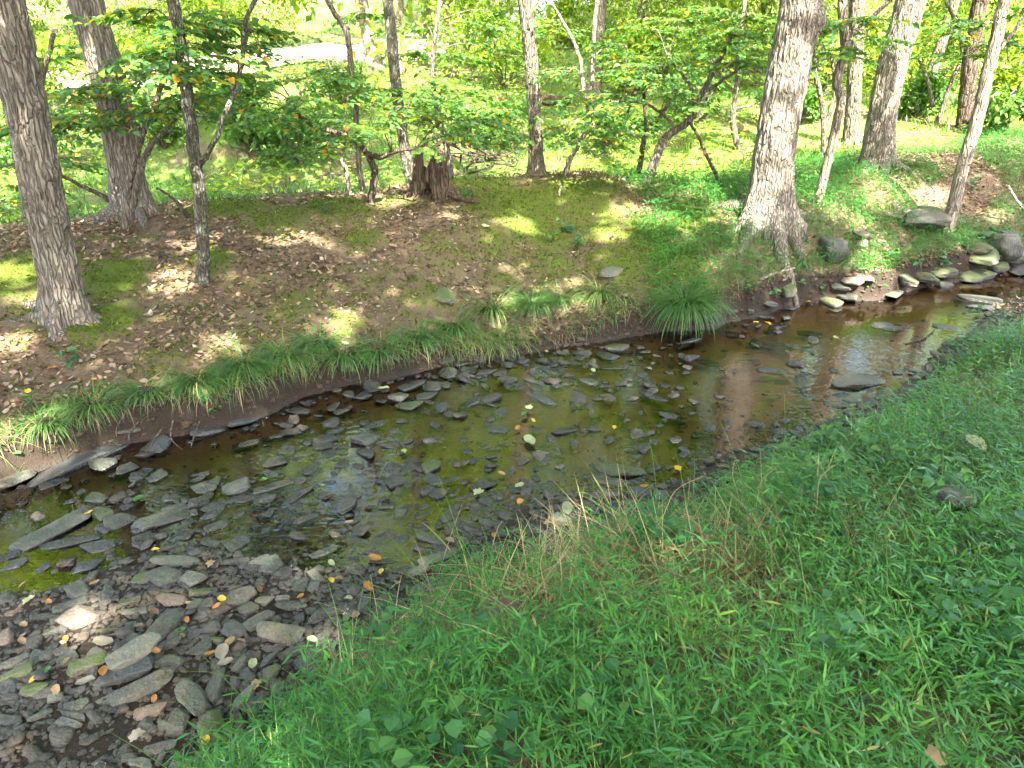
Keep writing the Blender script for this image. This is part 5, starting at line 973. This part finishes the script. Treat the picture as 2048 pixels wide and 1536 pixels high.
FL = [(0, 1011, S, '1300,550,70,yellow;1270,590,55,orange;1205,1380,85,yellow;605,970,95,orange;200,1020,65,yellow;1345,800,80,tan;1230,870,65,orange;915,855,65,orange;1095,670,50,orange;905,625,80,brown;555,455,60,tan;1940,440,60,yellow;1520,490,60,brown;1760,535,55,orange;1105,575,60,tan;1055,735,65,green;280,965,60,green;170,555,90,pale;130,795,70,tan;385,785,60,orange;905,1135,60,orange;885,800,45,tan;1825,785,70,pale;1710,1010,40,green;1235,340,75,tan;910,260,45,yellow;520,45,50,yellow;285,565,55,orange;605,800,120,grey;1300,860,140,grey;500,1030,110,grey;1320,920,90,grey;330,1080,80,tan;1480,930,90,pale;1500,1050,90,tan;800,1350,110,grey;1940,340,60,pale;140,700,70,tan;1640,1180,90,pale'),
      (680, 500, S, '1110,1115,110,pale;1130,1000,40,yellow;1040,1045,50,orange;1605,1040,45,yellow;1055,1475,70,orange;945,1310,50,tan;1050,1380,70,pale;810,1420,90,pale;375,1180,60,pale;1780,1385,55,orange;1975,1280,55,yellow;1105,925,70,pale;255,810,70,pale;350,565,40,tan;1205,595,40,tan;1080,960,60,green;1480,705,50,pale'),
      (1348, 500, S, '775,305,60,orange;550,430,40,yellow;480,425,35,yellow;1765,1130,120,pale;25,1280,60,yellow;945,515,50,pale;1240,40,40,yellow'),
      (680, 1011, S, '205,310,85,orange;240,390,60,yellow;165,475,85,orange;900,175,50,orange;1220,105,65,tan;50,545,60,pale;55,100,50,tan;1330,20,110,pale'),
      (1348, 1011, S, '1530,1470,140,tan;640,1300,60,pale'),
      (0, 500, S, '985,560,45,tan;305,690,50,orange;165,830,60,yellow;550,760,50,orange;810,1455,80,green;1545,1345,50,green;1300,700,60,grey;180,760,70,grey;100,1190,60,green'),
      (680, 0, S, '610,1265,60,pale;310,1440,60,tan;850,1325,60,pale;480,1090,40,tan')]
falls = []
dg = bpy.context.evaluated_depsgraph_get()
STONE_TOP = [(s['o'].location.x, s['o'].location.y, s['o'].scale.x * .42, s['o'].scale.y * .42, s['o'].rotation_euler.z, s['o'].location.z + s['o'].scale.z * .44) for s in stones if 'o' in s]
for x0, y0, s_, txt in FL:
    for rec in txt.split(';'):
        f = rec.split(','); px, py, L_ = x0 + float(f[0]) * s_, y0 + float(f[1]) * s_, float(f[2]) * s_; p = hit(px, py, .015)
        if p is None: continue
        z = max(p[2], .006) + .008; tilt = .16
        sG = land(np.array([p[0]]), np.array([p[1]]), True)[3][0]
        for sx, sy, ra, rb, yw, tz in STONE_TOP:
            dx, dy = p[0] - sx, p[1] - sy; u = dx * math.cos(yw) + dy * math.sin(yw); v = -dx * math.sin(yw) + dy * math.cos(yw)
            if (u / ra) ** 2 + (v / rb) ** 2 < 1: z = max(z, tz + .008)
        if sG > .15: z = max(z, hz(p[0], p[1]) + .16); tilt = .4
        o = ob('fallen_leaf', leaf_me(f[3], random.choice([0, 1, 2, 3] if f[3] in ('yellow', 'orange') else [0, 2, 3, 4, 5])))
        dep = p[1] * math.cos(PITCH) - (p[2] - CAMZ) * math.sin(PITCH); l = L_ * dep / FPX * .95
        d_ = z - p[2]; v = (np.array([0, 0, CAMZ]) - p); p = p + v * (d_ / v[2])
        o.location = (p[0], p[1], z + .004); o.scale = (l, l, l); o.rotation_euler = (random.uniform(-tilt, tilt) - (.3 if sG > .15 else 0), random.uniform(-tilt, tilt), random.uniform(0, 6.28))
        falls.append(dict(px=px, py=py, L=L_, c=f[3], o=o))
def fdescr(q): return {'pale': 'pale yellowish', 'grey': 'greyish brown'}.get(q['c'], q['c']) + (' large' if q['L'] > 28 else '') + ' fallen leaf'
LANDMARK += [('the left oak', 130, 600), ('the large sedge tussock', 1368, 610), ('the rotten stump', 860, 370), ('the lower right corner', 2000, 1500)]
label_all(falls, fdescr, 'leaf', 'fallen leaves one by one')

# ------------------------------------------------------------------ stump, log, dead wood
def stump():
    g = hit(862, 392); root = tuple(g); t = thing('tree_stump', root, 'jagged rotten hollow stump with an arched gap on the far bank', 'stump')
    k = 96; rows = 26; th = np.arange(k) / k * 2 * np.pi; r = np.random.default_rng(3)
    ang = lambda a: np.angle(np.exp(1j * (th - a)))
    top = .24 + .05 * r.normal(size=k).cumsum() * .12
    top = top + .22 * np.exp(-(ang(-2.2) / .16) ** 2) + .15 * np.exp(-(ang(-2.6) / .14) ** 2) + .16 * np.exp(-(ang(-1.2) / .42) ** 2) + .07 * np.exp(-(ang(.0) / .3) ** 2) + .05 * vn(th * 9, 0, 5) + .05 * (r.uniform(size=k) - .5)
    top = np.clip(top + .10 * (np.abs(((th * 7.3) % 1.0) - .5)) + .02, .16, .55)
    def surf(rb, jit):
        V = np.zeros((rows, k, 3))
        for a in range(rows):
            f = a / (rows - 1); z = top * f; fl = 1 + .55 * np.exp(-z / .07) * (.55 + .6 * np.abs(np.sin(th * 2.5 + .6)))
            rr = rb * fl * (1 - .18 * f) * (1 + jit * (vn(np.cos(th) * 14, np.sin(th) * 14, z * 4) - .5)) + .016 * np.sin(th * 19 + 4 * vn(th * 3, z * 3))
            V[a] = np.column_stack([rr * np.cos(th) * 1.05, rr * np.sin(th) * .9, z - .03])
        return V
    A = surf(.185, .35); B = surf(.13, .2); n = rows * k; V = np.vstack([A.reshape(-1, 3), B.reshape(-1, 3)]); Q = []
    for a in range(rows - 1):
        zc = top * (a / (rows - 1))
        for b in range(k):
            c = (b + 1) % k; gap = abs(np.angle(np.exp(1j * (th[b] + 1.72)))) < .30 * math.sqrt(max(0, 1 - (zc[b] / .19) ** 2)) if zc[b] < .19 else False
            if gap: continue
            Q.append([a * k + b, a * k + c, (a + 1) * k + c, (a + 1) * k + b]); Q.append([n + a * k + c, n + a * k + b, n + (a + 1) * k + b, n + (a + 1) * k + c])
    for b in range(k):
        c = (b + 1) % k; a = rows - 1; Q.append([a * k + b, a * k + c, n + a * k + c, n + a * k + b])
    ob('wood_shell', mk_mesh('wood_shell', V, Q, smooth=False), M['redwood'], parent=t)
    for a0, ln in ((-.45, .42), (-2.7, .30), (.3, .35)):
        tb = Tubes(); d = np.array([math.cos(a0), math.sin(a0), 0]); s = np.linspace(0, 1, 8)[:, None]; P = d * (.16 + ln * s) + np.array([0, 0, 1]) * (.10 * (1 - s) ** 2 - .02); tb.add(P, np.linspace(.05, .012, 8), 7); ob('root', tb.mesh('root'), M['redwood'], parent=t)
stump()
def stick(label, pts, y, w0, w1, m='drift', name='fallen_branch', cat='branch', ground=False, side=()):
    if ground:
        P = np.array([hit(*q) for q in pts]); dep = P[:, 1].mean(); P[:, 2] += w0 / FPX * dep * .45
    else: P = wpath(pts, y)
    root = P[0].copy(); dep = P[:, 1].mean(); Pc = catmull(P, 6) - root; Pc += np.random.default_rng(int(pts[0][0])).normal(0, .004, Pc.shape); tb = Tubes(); tb.add(Pc, np.linspace(w0, w1, len(Pc)) / FPX * dep / 2, 8)
    for f, v in side:
        s = Pc[int(f * (len(Pc) - 1))]; tb.add(np.linspace(s, s + np.array(v), 5), np.linspace(w1, w1 * .4, 5) / FPX * dep / 2, 5)
    o = ob(name, tb.mesh(name), M[m], label=label, cat=cat); o.location = root; return o
stick('bare reddish pole leaning left beside the leaning shrub', [(1447, 378), (1415, 315), (1395, 270), (1378, 243)], 8.0, 7, 5, 'redwood')
stick('dark fallen branch sloping down behind the left oak', [(262, 428), (215, 398), (160, 370), (112, 345)], 6.7, 12, 6, 'darkbark')
stick('curved dark dead branch rising left of the moss, near the stout trunk', [(380, 438), (362, 415), (345, 395), (312, 375)], 6.6, 9, 4, 'darkbark')
stick('long pale twig lying upright on the middle bank', [(1022, 400), (1030, 440), (1042, 485), (1050, 500)], None, 6, 3, 'drift', ground=True)
stick('thin branch lying across the moss right of centre', [(1060, 415), (1090, 425), (1140, 445)], None, 7, 4, 'bark', ground=True)
stick('pale twig lying below the central tree', [(1108, 340), (1120, 370), (1118, 400)], None, 5, 3, 'drift', ground=True)
stick('bleached root sticking out of the bank by the glossy plant', [(1500, 575), (1520, 560), (1545, 548), (1590, 535)], 6.35, 9, 4, 'drift', cat='root', name='exposed_root', side=[(.5, (.06, -.05, .08))])
stick('forked bleached root left of the tall bank boulder', [(1535, 578), (1560, 565), (1578, 550), (1585, 535)], 6.4, 7, 3, 'drift', cat='root', name='exposed_root', side=[(.6, (-.07, -.03, .06))])
stick('bare stick hanging over the dark gap of the ledge slab', [(1815, 500), (1822, 480), (1828, 462), (1832, 448)], 7.6, 8, 6, 'drift')
stick('thin twig lying in the left shallows', [(190, 1010), (230, 1008), (265, 1000)], None, 5, 3, 'darkbark', ground=True)
stick('twig with leaves lying on the wet shore near the right bend', [(1810, 690), (1845, 680), (1870, 660)], None, 4, 2, 'darkbark', ground=True)
stick('pale thin twig on the ground at the foot of the crooked sapling', [(735, 415), (752, 440), (785, 448)], None, 5, 3, 'drift', ground=True)
stick('short dead branch on the leaves left of the lichen sapling', [(225, 530), (265, 545), (300, 570)], None, 6, 3, 'bark', ground=True)
stick('bleached broken stick at the foot of the left oak', [(58, 618), (70, 628), (80, 640)], None, 9, 5, 'drift', ground=True)
stick('thin pale stick on the right slope', [(2015, 370), (2030, 395), (2048, 420)], 7.9, 6, 4, 'drift')
stick('dark twig lying in the lower right grass', [(1140, 1450), (1155, 1490), (1170, 1530)], 1.45, 6, 4, 'darkbark')
for k, (a, b, dx, hgt) in enumerate([(1090,1290,-5,.34),(1105,1280,8,.40),(1255,1130,60,.36),(1470,1130,25,.42),(1600,1110,15,.36),(1480,1080,-18,.34),(1300,1180,-30,.3)]):
    g = hit(a, b); tb = Tubes(); tip = np.array([dx / 300, .05, hgt]); P = catmull([[0, 0, 0], tip * .5 + [0.012, 0, 0], tip * .85 + [-.004, .01, 0], tip * 1.05 + [.02 + dx / 1500, 0, -.004]], 4); tb.add(P, np.linspace(.0024, .0011, len(P)), 5)
    o = ob('dry_stalk', tb.mesh('dry_stalk'), M['straw']); o.location = g; o['label'] = ['leftmost tall dry straw stalk in the near grass', 'bent dry stalk just right of the leftmost one', 'slanting dry stalk crossing in front of the gravel edge', 'tallest dry stalk near the straw patch', 'dry stalk farthest right in the near grass', 'thin dry stalk in the straw patch', 'low dry stalk leaning left in the straw patch'][k]; o['category'] = 'stalk'; o['group'] = 'dry stalks in the near grass'
# exposed roots on the undercut left bank
for k, (a, b, c, d_) in enumerate([(330, 880, 300, 905), (345, 870, 365, 900), (290, 860, 262, 890), (255, 850, 235, 880), (400, 870, 380, 900)]):
    p0 = hit(a, b - 14) + [0, .03, .05]; p1 = hit(c, d_); tb = Tubes(); P = catmull([[0, 0, 0], (p1 - p0) * .5 + [random.uniform(-.03, .03), -.05, 0], p1 - p0], 6); tb.add(P, np.linspace(.0055, .002, len(P)), 6)
    o = ob('exposed_root', tb.mesh('exposed_root'), M['bark']); o.location = p0; o['label'] = ['third', 'fourth', 'second', 'first', 'fifth'][k] + ' thin root from the left hanging out of the undercut bank'; o['category'] = 'root'; o['group'] = 'roots of the undercut bank'
# log end on the slope and brush pile
g = unp(1098, 178, y=17.); g[2] = hz(g[0], g[1]); tb = Tubes(); P = np.array([[-.25, -.3, .30], [.05, .2, .24], [.5, 1.0, .16], [.9, 1.8, .1]]); tb.add(catmull(P, 5), .12, 14); tb.add(catmull(P[::-1], 5), .118, 14)
o = ob('rotten_log', tb.mesh('rotten_log'), M['redwood'], label='reddish log end lying on the slope right of the central tree', cat='log'); o.location = g
g = unp(940, 275, y=12.2); g[2] = hz(g[0], g[1]); t = thing('brush_pile', tuple(g), 'dark brush pile of roots and twigs behind the stump', 'brush pile')
for k in range(46):
    a = random.uniform(0, 6.28); s = np.array([random.gauss(0, .45), random.gauss(0, .3), random.uniform(.0, .5)]); d = np.array([math.cos(a), math.sin(a) * .6, random.uniform(-.3, .7)]) * random.uniform(.3, .8)
    tb = Tubes(); tb.add(catmull([s - d * .5, s + np.array([0, 0, random.uniform(-.06, .1)]), s + d * .5], 4), np.linspace(random.uniform(.012, .03), .006, 9), 5); ob('stick', tb.mesh('stick'), M['darkbark'], parent=t)
print('scene built')
